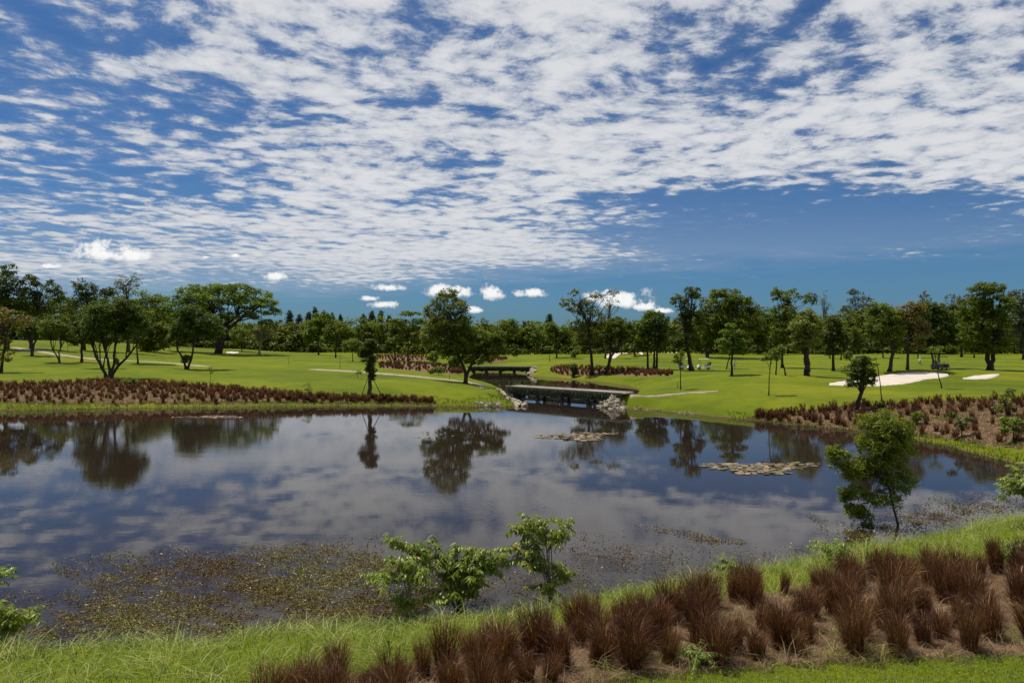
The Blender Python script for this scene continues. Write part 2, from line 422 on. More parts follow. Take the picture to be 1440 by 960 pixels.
def ground_mat():
    m_, t, b, out = new_mat('lawn_ground')
    ge = t.new('ShaderNodeNewGeometry'); P = ge.outputs['Position']
    sp = t.new('ShaderNodeSeparateXYZ'); t.l.new(P, sp.inputs[0])
    big = t.noise(P, 0.045, 4, 0.55); mid = t.noise(P, 0.45, 5, 0.6); fine = t.noise(P, 9.0, 5, 0.7)
    c = ramp(t, big, [(0.32, (0.078, 0.104, 0.003)), (0.5, (0.110, 0.141, 0.004)), (0.68, (0.152, 0.168, 0.006))])
    c2 = ramp(t, mid, [(0.25, (0.70, 0.76, 0.7)), (0.5, (1, 1, 1)), (0.75, (1.18, 1.12, 1.25))])
    c = t.mix(1.0, c, c2, 'MULTIPLY')
    c3 = ramp(t, fine, [(0.25, (0.62, 0.66, 0.6)), (0.55, (1, 1, 1)), (0.8, (1.35, 1.28, 1.3))])
    c = t.mix(0.8, c, c3, 'MULTIPLY')
    # faint mowing bands and slow tone drift
    wv_ = t.new('ShaderNodeTexWave', wave_type='BANDS', bands_direction='DIAGONAL'); wv_.inputs['Scale'].default_value = 0.035; wv_.inputs['Distortion'].default_value = 2.5; wv_.inputs['Detail'].default_value = 2; wv_.inputs['Detail Scale'].default_value = 0.3
    t.l.new(P, wv_.inputs['Vector'])
    c = t.mix(t.m('MULTIPLY', t.sm(wv_.outputs['Fac'], 0.35, 0.65), 0.55), c, t.mix(1.0, c, (0.80, 0.86, 0.9, 1), 'MULTIPLY'))
    c = t.mix(t.m('MULTIPLY', t.sm(t.noise(P, 0.11, 5, 0.65), 0.5, 0.68), 0.45), c, t.mix(1.0, c, (1.28, 1.12, 1.0, 1), 'MULTIPLY'))
    # dry and bare blotches
    dry = t.sm(t.noise(P, 0.9, 5, 0.7), 0.60, 0.74)
    c = t.mix(t.m('MULTIPLY', dry, 0.18), c, (0.21, 0.185, 0.045))
    # wet muddy rim at the water line
    rim = t.sm(t.m('ADD', sp.outputs[2], t.m('MULTIPLY', t.m('SUBTRACT', t.noise(P, 1.1, 4, 0.6), 0.5), 0.22)), 0.11, 0.03)
    mud = ramp(t, fine, [(0.3, (0.060, 0.036, 0.018)), (0.7, (0.15, 0.095, 0.05))])
    c = t.mix(rim, c, mud)
    t.l.new(c, b.inputs['Base Color']); b.inputs['Roughness'].default_value = 0.9; b.inputs['Specular IOR Level'].default_value = 0.1
    bp = t.new('ShaderNodeBump'); bp.inputs['Strength'].default_value = 0.8; bp.inputs['Distance'].default_value = 0.08
    t.l.new(t.m('ADD', fine, t.m('MULTIPLY', mid, 1.5)), bp.inputs['Height']); t.l.new(bp.outputs[0], b.inputs['Normal'])
    return m_
M['ground'] = ground_mat()

def soil_mat():
    m_, t, b, out = new_mat('bed_soil')
    ge = t.new('ShaderNodeNewGeometry'); P = ge.outputs['Position']
    n = t.noise(P, 1.3, 6, 0.65); f = t.noise(P, 22, 5, 0.75); g = t.noise(P, 0.6, 4, 0.6)
    c = ramp(t, n, [(0.3, (0.075, 0.040, 0.024)), (0.5, (0.165, 0.100, 0.062)), (0.72, (0.27, 0.185, 0.115))])
    c = t.mix(0.8, c, ramp(t, f, [(0.3, (0.5, 0.48, 0.45)), (0.55, (1, 1, 1)), (0.8, (1.5, 1.4, 1.3))]), 'MULTIPLY')
    c = t.mix(t.m('MULTIPLY', t.sm(g, 0.56, 0.68), 0.55), c, (0.12, 0.16, 0.025))
    t.l.new(c, b.inputs['Base Color']); b.inputs['Roughness'].default_value = 0.95; b.inputs['Specular IOR Level'].default_value = 0.1
    bp = t.new('ShaderNodeBump'); bp.inputs['Strength'].default_value = 0.9; bp.inputs['Distance'].default_value = 0.05
    t.l.new(f, bp.inputs['Height']); t.l.new(bp.outputs[0], b.inputs['Normal'])
    return m_
M['soil'] = soil_mat()

def water_mat():
    m_, t, b, out = new_mat('pond_water')
    ge = t.new('ShaderNodeNewGeometry'); P = ge.outputs['Position']
    n = t.noise(P, 0.12, 3, 0.5)
    t.l.new(ramp(t, n, [(0.3, (0.016, 0.011, 0.008)), (0.7, (0.026, 0.018, 0.014))]), b.inputs['Base Color'])
    b.inputs['Roughness'].default_value = 0.004; b.inputs['IOR'].default_value = 1.333; b.inputs['Specular IOR Level'].default_value = 0.5
    mp = t.new('ShaderNodeMapping'); mp.inputs['Scale'].default_value = (0.55, 1.5, 1); mp.inputs['Rotation'].default_value = (0, 0, 0.25); t.l.new(P, mp.inputs[0])
    w1 = t.noise(mp.outputs[0], 3.2, 3, 0.6); w2 = t.noise(mp.outputs[0], 0.5, 2, 0.5)
    calm = t.sm(t.noise(P, 0.06, 3, 0.5), 0.42, 0.62)
    h = t.m('ADD', t.m('MULTIPLY', w1, t.m('ADD', 0.35, calm)), t.m('MULTIPLY', w2, 1.2))
    bp = t.new('ShaderNodeBump'); bp.inputs['Strength'].default_value = 0.10; bp.inputs['Distance'].default_value = 0.014
    t.l.new(h, bp.inputs['Height']); t.l.new(bp.outputs[0], b.inputs['Normal'])
    return m_
M['water'] = water_mat()

# ------------------------------------------------------------------ ground sheets
def poly_px(pts): return np.array([[v.x, v.y] for v in (G(*q) for q in pts)])

DROPS = []      # polygons below which the ground sheet is let down for a surface laid on it
def resample(pts, n):
    pts = np.asarray(pts, float)
    s = np.concatenate([[0], np.cumsum(np.linalg.norm(np.diff(pts, axis=0), axis=1))])
    u = np.linspace(0, s[-1], n)
    return np.stack([np.interp(u, s, pts[:, k]) for k in range(2)], 1)
def smooth_line(P, k=3):
    P = P.copy()
    for _ in range(k): P[1:-1] = 0.25 * P[:-2] + 0.5 * P[1:-1] + 0.25 * P[2:]
    return P

def patch(name, top, bot, nu, nv, mat, lift=0.03, label=None, wobble=0.0, rim=0.0):
    """a surface between two edge lines laid over the terrain, with a skirt"""
    A = smooth_line(resample(top, nu)); B = smooth_line(resample(bot, nu))
    if wobble:
        r_ = random.Random(hash(name) & 7)
        k1, k2 = 1.7, 4.1
        for Q, sg in ((A, 1), (B, -1)):
            uu = np.arange(nu)
            Q[:, 1] += wobble * (np.sin(uu * 0.9 + sg) * 0.6 + np.sin(uu * 2.3 + 2 * sg) * 0.4)
    v = np.linspace(0, 1, nv)[None, :, None]
    XY = A[:, None] * (1 - v) + B[:, None] * v
    Z = H(XY[..., 0], XY[..., 1]) + lift
    if rim: 
        e = np.minimum(np.linspace(0, 1, nv), np.linspace(1, 0, nv))[None] * 2
        Z = Z + rim * np.clip(e, 0, 0.15) / 0.15 * -1
    Z[:, 0] -= 0.3; Z[:, -1] -= 0.3; Z[0] -= 0.3; Z[-1] -= 0.3
    # skirt rows take the place of their neighbours
    XY[:, 0] = XY[:, 1] * 0.98 + XY[:, 0] * 0.02 if False else XY[:, 0]
    V = np.concatenate([XY, Z[..., None]], -1).reshape(-1, 3)
    i = np.arange(nu - 1)[:, None] * nv; j = np.arange(nv - 1)[None]
    F = np.stack([i + j, i + nv + j, i + nv + j + 1, i + j + 1], -1).reshape(-1, 4)
    me = mesh_np(name, V, F[:, ::-1], [mat], smooth=True)
    o = link(name, me); o['kind'] = 'structure'
    if label: o['label'] = label
    poly = np.concatenate([A, B[::-1]])
    DROPS.append(poly)
    return o, poly

def strip(name, line, w, mat, n, label, lift=0.035):
    P = smooth_line(resample(line, n)); T = np.gradient(P, axis=0); T = T / np.linalg.norm(T, axis=1)[:, None]
    N = np.stack([-T[:, 1], T[:, 0]], 1)
    return patch(name, P + N * w / 2, P - N * w / 2, n, 9, mat, lift, label)

def xy(pts): return [(v.x, v.y) for v in (G(*q) for q in pts)]
BEDS = {}
_, BEDS['left'] = patch('planting_bed', xy([(-60, 541), (60, 540), (150, 536), (250, 540), (360, 549), (430, 555), (500, 559), (560, 561), (612, 564)]),
      xy([(-60, 567.5), (60, 567), (150, 567.5), (250, 567.5), (360, 566), (430, 566), (500, 566), (560, 567), (612, 567.5)]), 240, 26, M['soil'], 0.03, wobble=0.25)
_, BEDS['right'] = patch('planting_bed', xy([(1050, 587), (1100, 581), (1160, 575), (1230, 570), (1330, 565), (1440, 562), (1520, 565)]),
      xy([(1050, 588), (1100, 594), (1160, 601), (1240, 605), (1330, 616), (1440, 631), (1520, 650)]), 200, 30, M['soil'], 0.03, wobble=0.2)
_, BEDS['near'] = patch('planting_bed', xy([(330, 1020), (400, 990), (480, 960), (600, 934), (700, 908), (800, 884), (900, 864), (1000, 846), (1100, 831), (1200, 816), (1300, 804), (1440, 788), (1600, 772)]),
      xy([(420, 1100), (560, 1050), (700, 1000), (860, 957), (1000, 943), (1150, 933), (1300, 927), (1440, 923), (1700, 917)]), 220, 40, M['soil'], 0.03, wobble=0.1)
_, BEDS['mid_b'] = patch('planting_bed', xy([(532, 512), (560, 510), (600, 510), (630, 514), (652, 520)]), xy([(532, 517), (560, 519), (600, 523), (630, 525), (652, 524.5)]), 60, 10, M['soil'])
_, BEDS['mid_a'] = patch('planting_bed', xy([(528, 500), (560, 499.5), (602, 500)]), xy([(528, 505.5), (560, 507.5), (602, 506)]), 40, 8, M['soil'])
_, BEDS['mid_c'] = patch('planting_bed', xy([(774, 519), (790, 516), (830, 516.5), (870, 518), (910, 521), (946, 525)]), xy([(774, 523), (790, 527), (830, 528), (870, 527.5), (910, 529), (946, 527.5)]), 70, 10, M['soil'])
_, BEDS['mid_d'] = patch('planting_bed', xy([(680, 504.5), (695, 503), (714, 504.5)]), xy([(680, 508), (695, 509), (714, 506)]), 24, 6, M['soil'])

patch('sand_bunker', xy([(1165, 539), (1200, 533), (1232, 527.5), (1260, 524), (1290, 522.5), (1315, 522.8), (1336, 526)]),
      xy([(1165, 541), (1200, 542), (1240, 542), (1275, 539), (1300, 533), (1320, 531.5), (1336, 528)]), 90, 14, M['sand'], 0.03, 'long pale sand bunker on the far right fairway')
patch('sand_bunker', xy([(1353, 531), (1368, 527.5), (1388, 526), (1406, 525.5)]), xy([(1353, 532), (1372, 533.5), (1392, 532), (1406, 526.8)]), 50, 10, M['sand'], 0.03, 'small pale sand bunker beside the large tree')
patch('sand_bunker', xy([(848, 502), (862, 497), (880, 494.5), (897, 493.5), (904, 496)]), xy([(848, 503), (865, 503.3), (885, 503), (898, 501), (904, 497.5)]), 50, 8, M['sand'], 0.04, 'pale sand bunker beyond the pond, the one with a long tail')
patch('sand_bunker', xy([(914, 494.5), (935, 492.5), (953, 494)]), xy([(914, 498), (930, 499), (953, 498.2)]), 40, 8, M['sand'], 0.04, 'pale sand bunker beyond the pond, behind the slim pair of trees')
patch('sand_bunker', xy([(318, 494.3), (327, 493.5), (336, 494.2)]), xy([(318, 496), (327, 496.8), (336, 496)]), 24, 6, M['sand'], 0.04, 'small sand patch beside the broad umbrella tree')
patch('sand_bunker', xy([(422, 492.3), (428, 491.8), (434, 492.3)]), xy([(422, 493.8), (428, 494.2), (434, 493.8)]), 24, 6, M['sand'], 0.04, 'tiny sand patch in front of the conifers')

strip('cart_path', xy([(18, 488), (45, 492), (75, 497.5), (110, 502), (140, 505), (172, 507), (212, 508.5), (250, 511), (292, 515)]), 2.2, M['path'], 140, 'pale cart path curving past the trees on the far left lawn')
strip('cart_path', xy([(438, 519), (480, 521), (560, 527), (620, 533), (672, 540)]) + [(-2.5, 87.6), (BR_A[0] - 1.2, BR_A[1] + 3.0)], 2.4, M['path'], 120, 'pale cart path leading to the near bridge')
strip('cart_path', [(BR_B[0] + 1.7, BR_B[1] - 0.2), (13.5, 73.2), (16, 73.9), (19.5, 74.2), (22.5, 74.0)], 0.7, M['path'], 60, 'short pale path running off the right end of the near bridge')

def build_ground():
    th = np.concatenate([np.linspace(-180, -52, 120, endpoint=False), np.linspace(-52, 52, 760, endpoint=False), np.linspace(52, 180, 120, endpoint=False)])
    th = np.radians(th); nt = len(th)
    r = np.concatenate([np.geomspace(2.0, 14, 70, endpoint=False), np.geomspace(14, 420, 520, endpoint=False), np.geomspace(420, 9000, 30)])
    nr = len(r)
    X = r[:, None] * np.sin(th)[None]; Y = r[:, None] * np.cos(th)[None]
    Z = H(X, Y)
    Z = np.where(r[:, None] > 600, 2.0, Z)
    for P in DROPS:
        x0, y0 = P.min(0) - 1; x1, y1 = P.max(0) + 1
        m_ = (X > x0) & (X < x1) & (Y > y0) & (Y < y1)
        if m_.any():
            d = sdist(P, X[m_], Y[m_]); Z[m_] = Z[m_] - np.where(d < -0.02, 0.22, 0)
    V = np.stack([X, Y, Z], -1).reshape(-1, 3)
    V = np.concatenate([V, [[0, 0, 2.0]]])
    i = np.arange(nr - 1)[:, None] * nt; j = np.arange(nt)[None]; j2 = (j + 1) % nt
    F = np.stack([i + j, i + nt + j, i + nt + j2, i + j2], -1).reshape(-1, 4)[:, ::-1]
    c = len(V) - 1
    cap = np.array([(c, k, (k + 1) % nt, (k + 1) % nt) for k in range(nt)])
    me = mesh_np('ground', V, F, [M['ground']], smooth=True)
    o = link('ground', me); o['kind'] = 'structure'
build_ground()
wv = np.array([(-140, 5, 0), (70, 5, 0), (70, 190, 0), (-140, 190, 0)], float)
wo = link('water', mesh_np('water', wv, [(0, 1, 2, 3)], [M['water']])); wo['kind'] = 'structure'

# ------------------------------------------------------------------ trees
MPX = 1440 / 1024.0
def make_tree_meshes(key, lobes, stems, leafL, bark, leafm, dens=1.3, cover=2.8, blob=0.30, seed=1, flat=0.62, fork=0.45, trunk_r=None, limbs=26, shell=0.55, Wf=0.55, twigs=0, droop=None):
    """lobes: (cx,cy,cz,rx,ry,rz) in metres about the base; stems: list of point lists from ground to crown"""
    rng = np.random.default_rng(seed)
    C = []; N = []; LS = []; RN = []
    centres = []
    for (cx, cy, cz, rx, ry, rz) in lobes:
        mr = min(rx, rz)
        rb = max(blob * mr, leafL * 1.1) if mr > leafL * 2 else mr * 0.6
        area = math.pi * rx * rz
        nb = max(3, int(cover * area / (math.pi * rb * rb * flat) * 0.9))
        dirs = unit(rng.normal(size=(nb, 3)))
        rad = shell + (1 - shell) * rng.random(nb) ** 0.7
        rad *= 0.82 + 0.3 * rng.random(nb)
        pc = dirs * rad[:, None] * np.array([max(rx - rb * 0.6, rx * 0.4), max(ry - rb * 0.6, ry * 0.4), max(rz - rb * 0.5, rz * 0.35)]) + np.array([cx, cy, cz])
        for p_ in pc:
            r1 = rb * rng.uniform(0.65, 1.35)
            centres.append((p_, r1))
            nl = int(dens * 11.6 * (r1 / leafL) ** 2 * (0.55 + 0.45 * flat))
            nl = max(3, min(nl, 900))
            dv = unit(rng.normal(size=(nl, 3)) + np.array([0, 0, 0.35]))
            q = dv * (0.35 + 0.65 * rng.random(nl) ** 0.5)[:, None] * np.array([r1, r1, r1 * flat]) * (1 + 0.25 * rng.normal(size=(nl, 1)))
            C.append(q + p_)
            nn = dv * 0.55 + rng.normal(size=(nl, 3)) * 0.55 + np.array([0, 0, 0.75])
            N.append(unit(nn))
            tone = rng.normal(0.42, 0.13)
            RN.append(np.clip(tone + rng.normal(size=nl) * 0.16 + (rng.random(nl) > 0.96) * 0.3, 0, 1))
    C = np.concatenate(C); N = np.concatenate(N); RN = np.concatenate(RN)
    ls = leafL * rng.uniform(0.7, 1.3, len(C))
    V, F = leaf_cards(C, ls, ls * Wf, N, rng, droop)
    crown = mesh_np(key + '_crown', V, F, [M[leafm]], np.repeat(RN, 4))
    mb = MB()
    hgt = max(l[2] + l[5] for l in lobes)
    tr = trunk_r or hgt * 0.02
    ends = []
    for st in stems:
        P = np.array(st, float); n0 = len(P)
        u = np.linspace(0, n0 - 1, 9); P = np.stack([np.interp(u, np.arange(n0), P[:, k]) for k in range(3)], 1)
        P[1:-1] += rng.normal(size=(7, 3)) * tr * 0.18
        R = tr * np.linspace(1, 0.5, 9); R[0] *= 1.45
        P[0, 2] -= 0.25
        mb.tube(P, R, 8); ends.append((P, R))
    centres.sort(key=lambda c_: -c_[1]); rng.shuffle(centres)
    for (p_, r1) in centres[:limbs]:
        k = int(np.argmin([np.linalg.norm((e[0][-1] - p_)[:2]) + rng.random() * 0.5 for e in ends]))
        P, R = ends[k]
        i = rng.integers(5, 9)
        a = P[i]; m1 = a + (p_ - a) * 0.45 + np.array([0, 0, 0.12 * np.linalg.norm(p_ - a)]) + rng.normal(size=3) * r1 * 0.15
        L_ = np.stack([a, a + (m1 - a) * 0.5 + rng.normal(size=3) * r1 * 0.08, m1, m1 + (p_ - m1) * 0.5 + rng.normal(size=3) * r1 * 0.1, p_])
        r0 = R[i] * rng.uniform(0.4, 0.6)
        mb.tube(L_, np.linspace(r0, r0 * 0.22, 5), 5)
    for _ in range(twigs):
        p_, r1 = centres[rng.integers(len(centres))]
        q = p_ + unit(rng.normal(size=3) + np.array([0, 0, 1.2])) * r1 * rng.uniform(0.8, 2.0)
        mb.tube(np.stack([p_, (p_ + q) / 2 + rng.normal(size=3) * r1 * 0.1, q]), [tr * 0.12, tr * 0.08, tr * 0.03], 3)
    trunk = mb.mesh(key + '_trunk', M[bark], True)
    return trunk, crown

SEED = [10]
def tree(name, label, px, py, lobes, mat='leaf_mid', bark='bark', leaf=2.3, stems=None, forky=None, cat='tree', group=None, depth=0.85, minleaf=0.0, Y=None, upper=None, **kw):
    """lobes (x,y,rx,ry) in photo pixels at the tree's own distance; stems: list of [(px,py),...]"""
    b = G(px, py)
    s = b.y / FPX
    SEED[0] += 1
    rr = random.Random(SEED[0])
    L3 = []
    for l in lobes:
        x, y, rx, ry = l[:4]
        dy = l[4] if len(l) > 4 else rr.uniform(-0.25, 0.25) * rx * s
        L3.append(((x - px) * s, dy, (py - y) * s, rx * s, rx * s * depth, ry * s))
    if stems is None:
        lowest = max(lobes, key=lambda l: l[1] + l[3])
        cy = sum(l[1] * l[2] * l[3] for l in lobes) / sum(l[2] * l[3] for l in lobes)
        cx = sum(l[0] * l[2] * l[3] for l in lobes) / sum(l[2] * l[3] for l in lobes)
        stems = [[(px, py), (px + (cx - px) * 0.25, (py + cy) / 2), (cx, cy)]]
    S3 = []
    for st in stems:
        dy = rr.uniform(-0.3, 0.3) * s * 6 if len(stems) > 1 else 0
        S3.append([((x - px) * s, dy * (k / max(1, len(st) - 1)), (py - y) * s) for k, (x, y) in enumerate(st)])
    lf = max(leaf * MPX * s, minleaf)
    tm, cm = make_tree_meshes(name, L3, S3, lf, bark, mat, seed=SEED[0], **kw)
    r = empty(name, b, label, cat, group)
    link('trunk', tm, r); link('crown', cm, r)
    if upper:
        L4 = [((x - px) * s, (dy_[0] if dy_ else rr.uniform(-0.5, 0.5)), (py - y) * s, rx * s, rx * s * depth, ry * s) for (x, y, rx, ry, *dy_) in upper[0]]
        kw2 = dict(kw); kw2.update(upper[2] if len(upper) > 2 else {})
        _t, c2 = make_tree_meshes(name + '_top', L4, S3, lf, bark, upper[1], seed=SEED[0] + 500, **kw2)
        link('upper_crown', c2, r); bpy.data.meshes.remove(_t)
    return r

# --- the left group
tree('broadleaf_tree', 'dense dark round-crowned tree with several forking trunks at the edge of the far left bed', 155, 532,
     [(150, 447, 40, 26), (128, 462, 24, 20), (176, 447, 28, 28), (160, 432, 34, 20), (150, 470, 36, 12), (190, 455, 20, 20), (120, 470, 14, 9), (163, 508, 5, 6)], 'leaf_dark', 'bark_dark',
     stems=[[(155, 532), (154, 515), (150, 500), (140, 470)], [(156, 532), (163, 518), (178, 503), (192, 485)], [(150, 531), (143, 515), (134, 500), (130, 470)], [(155, 532), (160, 510), (165, 470)]], trunk_r=0.22, dens=1.35, cover=2.4, blob=0.28, limbs=36)
tree('broadleaf_tree', 'slim straight tree with a low hanging leafy side, just behind the many-stemmed dark tree', 194, 511,
     [(205, 470, 30, 20), (220, 482, 20, 14), (190, 450, 26, 22), (228, 462, 14, 12), (208, 490, 12, 6)], 'leaf_mid', 'bark_dark', stems=[[(194, 511), (193, 498), (192, 470)]], trunk_r=0.2)
tree('broadleaf_tree', 'small multi-stemmed dark tree half hidden behind the largest dark tree of the left bed', 143, 518,
     [(132, 470, 26, 14), (150, 475, 20, 12)], 'leaf_dark', 'bark_dark', stems=[[(143, 518), (138, 505), (132, 480)], [(145, 518), (148, 500), (150, 480)], [(142, 518), (141, 500), (142, 478)]], trunk_r=0.14)
tree('broadleaf_tree', 'low spreading mid-green tree with a thin V-shaped trunk beside the left cart path', 84, 510,
     [(80, 460, 26, 14), (66, 470, 14, 10), (94, 474, 12, 9), (80, 450, 18, 9)], 'leaf_mid', 'bark_dark', stems=[[(84, 510), (80, 500), (74, 492), (70, 472)], [(84, 510), (83, 495), (90, 480)]], trunk_r=0.16)
tree('broadleaf_tree', 'small round tree with a stout forked trunk above the left end of the cart path', 45, 500,
     [(46, 460, 18, 14), (36, 466, 10, 8), (58, 466, 10, 8)], 'leaf_dark', 'bark_dark', stems=[[(45, 500), (45, 487), (40, 470)], [(45, 500), (47, 485), (54, 470)]], trunk_r=0.3)
tree('broadleaf_tree', 'dark tree with a short stout trunk between the V-shaped tree and the many-stemmed tree', 115, 509,
     [(112, 462, 16, 26), (104, 478, 10, 10), (124, 470, 12, 16)], 'leaf_dark', 'bark_dark', trunk_r=0.26)
tree('rusty_tree', 'rust-tinged tree leaning in at the left edge of the far lawn', 1, 524,
     [(8, 445, 26, 14), (34, 452, 14, 10), (-6, 470, 16, 22), (8, 500, 14, 12), (-20, 450, 20, 22), (6, 478, 12, 14)], 'leaf_rust', 'bark_dark', dens=0.9, cover=1.7, stems=[[(1, 524), (4, 500), (8, 480), (2, 450)]], trunk_r=0.22)
tree('tall_tree', 'tall dark tree with pale tips at the far left above the rust-tinged tree', 10, 490,
     [(8, 400, 22, 22), (18, 425, 26, 22), (-10, 415, 20, 30), (14, 380, 14, 9), (30, 405, 10, 14)], 'leaf_dark', 'bark_dark', cover=2.0, twigs=20)
tree('tall_tree', 'tall dark tree with thin tufted tops above the V-shaped small tree', 44, 490,
     [(46, 405, 15, 18), (50, 430, 22, 22), (40, 390, 8, 6), (72, 405, 14, 12), (84, 418, 12, 12)], 'leaf_dark', 'bark_dark', cover=1.8, blob=0.34)
tree('tall_tree', 'tall dark twin-tufted tree behind the largest dark tree of the left bed', 118, 492,
     [(118, 405, 20, 13), (112, 425, 18, 20), (136, 420, 18, 16), (150, 410, 12, 10)], 'leaf_dark', 'bark_dark', cover=1.8)
tree('thin_leaved_tree', 'tall sparse tree whose thin pale-leaved top stands above the largest dark tree', 180, 495,
     [(180, 398, 24, 14), (172, 412, 20, 12), (192, 390, 10, 8), (165, 396, 9, 7)], 'leaf_olive', 'bark', dens=0.35, cover=1.2, blob=0.34, limbs=30, twigs=60, leaf=2.0)
tree('broadleaf_tree', 'mid-green tree behind and to the right of the largest dark tree', 212, 494,
     [(205, 430, 22, 22), (222, 445, 20, 22), (196, 446, 16, 18)], 'leaf_mid', 'bark_dark')
tree('broadleaf_tree', 'dark round tree with a leafy lower trunk standing alone in front of the umbrella tree', 262, 519,
     [(276, 455, 30, 22), (258, 462, 22, 18), (294, 465, 20, 16), (270, 440, 22, 14), (262, 505, 8, 9), (240, 475, 8, 8)], 'leaf_dark', 'bark_dark', stems=[[(262, 519), (257, 503), (248, 490), (250, 465)], [(263, 519), (270, 503), (273, 485), (278, 460)]], trunk_r=0.22, dens=1.4)
tree('umbrella_tree', 'huge spreading umbrella-shaped tree with layered foliage on the left fairway', 307, 497,
     [(300, 406, 42, 9), (270, 412, 30, 9), (330, 407, 36, 9), (352, 415, 30, 9), (372, 427, 24, 9), (386, 438, 12, 7), (250, 424, 28, 11), (236, 440, 20, 13), (310, 420, 44, 9), (340, 428, 36, 9), (362, 442, 26, 8), (285, 432, 32, 10), (255, 448, 28, 14), (272, 462, 22, 12), (374, 453, 14, 5), (325, 444, 22, 6)],
     'leaf_light', 'bark_dark', depth=0.9, stems=[[(304, 497), (306, 480), (312, 462), (345, 435)], [(308, 497), (310, 470), (300, 440), (290, 420)], [(309, 497), (318, 465), (335, 450), (365, 430)]], trunk_r=0.5, flat=0.5, blob=0.55, limbs=110, dens=1.35, cover=2.1, twigs=60)
tree('pale_tree', 'pale twiggy tree with thin bare branches just right of the umbrella tree', 365, 498,
     [(366, 462, 22, 14), (356, 478, 16, 8), (380, 470, 14, 10)], 'leaf_olive', 'bark_pale', dens=0.6, cover=1.4, twigs=50, trunk_r=0.35)
# --- middle left
tree('broadleaf_tree', 'bright green rounded tree in front of the conifers', 448, 499, [(446, 463, 22, 18), (434, 472, 12, 10), (455, 450, 16, 12)], 'leaf_mid', 'bark_dark')
tree('broadleaf_tree', 'flat-topped green tree on a thin trunk right of the conifers', 472, 503, [(474, 465, 22, 16), (488, 470, 14, 10), (462, 476, 12, 8)], 'leaf_mid', 'bark_dark')
tree('broadleaf_tree', 'small light green tree just left of the vine-covered tree', 496, 508, [(495, 483, 16, 8), (488, 489, 9, 6), (505, 488, 10, 7)], 'leaf_light', 'bark_dark')
tree('vine_tree', 'narrow vine-covered tree propped with stakes at the edge of the left bed', 520, 557,
     [(518, 490, 14, 10), (522, 482, 11, 7), (517, 505, 13, 14), (521, 520, 9, 12), (524, 530, 6, 7), (510, 497, 8, 8), (528, 492, 7, 7)], 'leaf_dark', 'bark', leaf=2.1, dens=1.5, stems=[[(520, 557), (520, 540), (519, 515), (519, 495)]], trunk_r=0.26, blob=0.4, limbs=12)
tree('layered_tree', 'tall thin tree with flat layered foliage behind the middle beds', 574, 508,
     [(575, 441, 20, 4), (560, 452, 18, 5), (590, 452, 14, 5), (572, 462, 24, 6), (560, 478, 16, 8), (588, 476, 14, 10)], 'leaf_mid', 'bark', flat=0.5, blob=0.6, limbs=30, trunk_r=0.25)
tree('broadleaf_tree', 'dark narrow tree standing in the upper middle bed', 556, 506, [(553, 476, 12, 14), (558, 462, 12, 10), (548, 488, 10, 8)], 'leaf_dark', 'bark_dark')
tree('broadleaf_tree', 'mid-green tree between the layered tree and the tall olive-topped tree', 612, 503, [(612, 462, 18, 20), (600, 475, 12, 12), (622, 478, 14, 12)], 'leaf_mid', 'bark_dark')
tree('olive_topped_tree', 'tall tree with a thin olive top and dark lower crown beside the near bridge', 655, 539,
     [(650, 460, 20, 22), (655, 484, 32, 22), (680, 478, 24, 18), (632, 490, 24, 18), (694, 490, 20, 16), (668, 505, 30, 10), (708, 494, 12, 6), (640, 510, 12, 8), (700, 472, 14, 10), (620, 478, 16, 12)],
     'leaf_mid', upper=([(628, 424, 28, 16, 1.5), (610, 440, 20, 18, 1.5), (642, 432, 18, 18, 0.5), (630, 412, 18, 8, 1.0), (612, 460, 24, 18, 1.0), (634, 455, 24, 20, 0.5), (600, 474, 16, 14, 1.0)], 'leaf_olive', dict(dens=1.0, cover=2.4)),
     bark='bark_dark', stems=[[(654, 539), (655, 527), (652, 515), (640, 490), (630, 440)], [(655, 539), (657, 525), (663, 512), (675, 490)]], trunk_r=0.26, dens=1.25, cover=2.4, limbs=60, leaf=2.1, twigs=60)
# --- middle right
tree('tall_thin_tree', 'tall thin tree with sparse leafy top branches above the bed beyond the pond', 833, 526,
     [(808, 412, 10, 7), (796, 425, 15, 9), (812, 434, 18, 9), (830, 440, 22, 10), (822, 425, 14, 8), (838, 415, 11, 6), (830, 465, 26, 20), (846, 455, 18, 14), (815, 460, 14, 14), (862, 412, 10, 4)],
     'leaf_olive', 'bark_dark', stems=[[(832, 526), (832, 505), (830, 490), (828, 460), (815, 425)]], trunk_r=0.3, dens=1.0, cover=1.7, limbs=46, twigs=70, blob=0.34)
tree('leaning_tree', 'leaning tree with a forked trunk over the bed beyond the pond', 852, 526,
     [(864, 464, 20, 14), (880, 470, 12, 10), (855, 475, 16, 12), (868, 452, 14, 8)], 'leaf_mid', 'bark_dark', stems=[[(852, 526), (856, 512), (860, 500), (872, 485), (875, 468)], [(853, 526), (857, 508), (859, 488), (858, 470)]], trunk_r=0.28)
tree('bare_branched_tree', 'nearly leafless tree whose thin bare branches reach above the leaning tree', 851, 504,
     [(862, 425, 16, 16), (850, 440, 10, 10)], 'leaf_olive', 'bark', dens=0.12, cover=1.2, limbs=30, twigs=60, blob=0.3, trunk_r=0.25)
tree('broadleaf_tree', 'leafy tree with a slim bent trunk, first of the close pair right of the pond', 911, 520,
     [(908, 460, 16, 18), (902, 478, 12, 16), (916, 445, 14, 11)], 'leaf_mid', 'bark_dark', trunk_r=0.22)
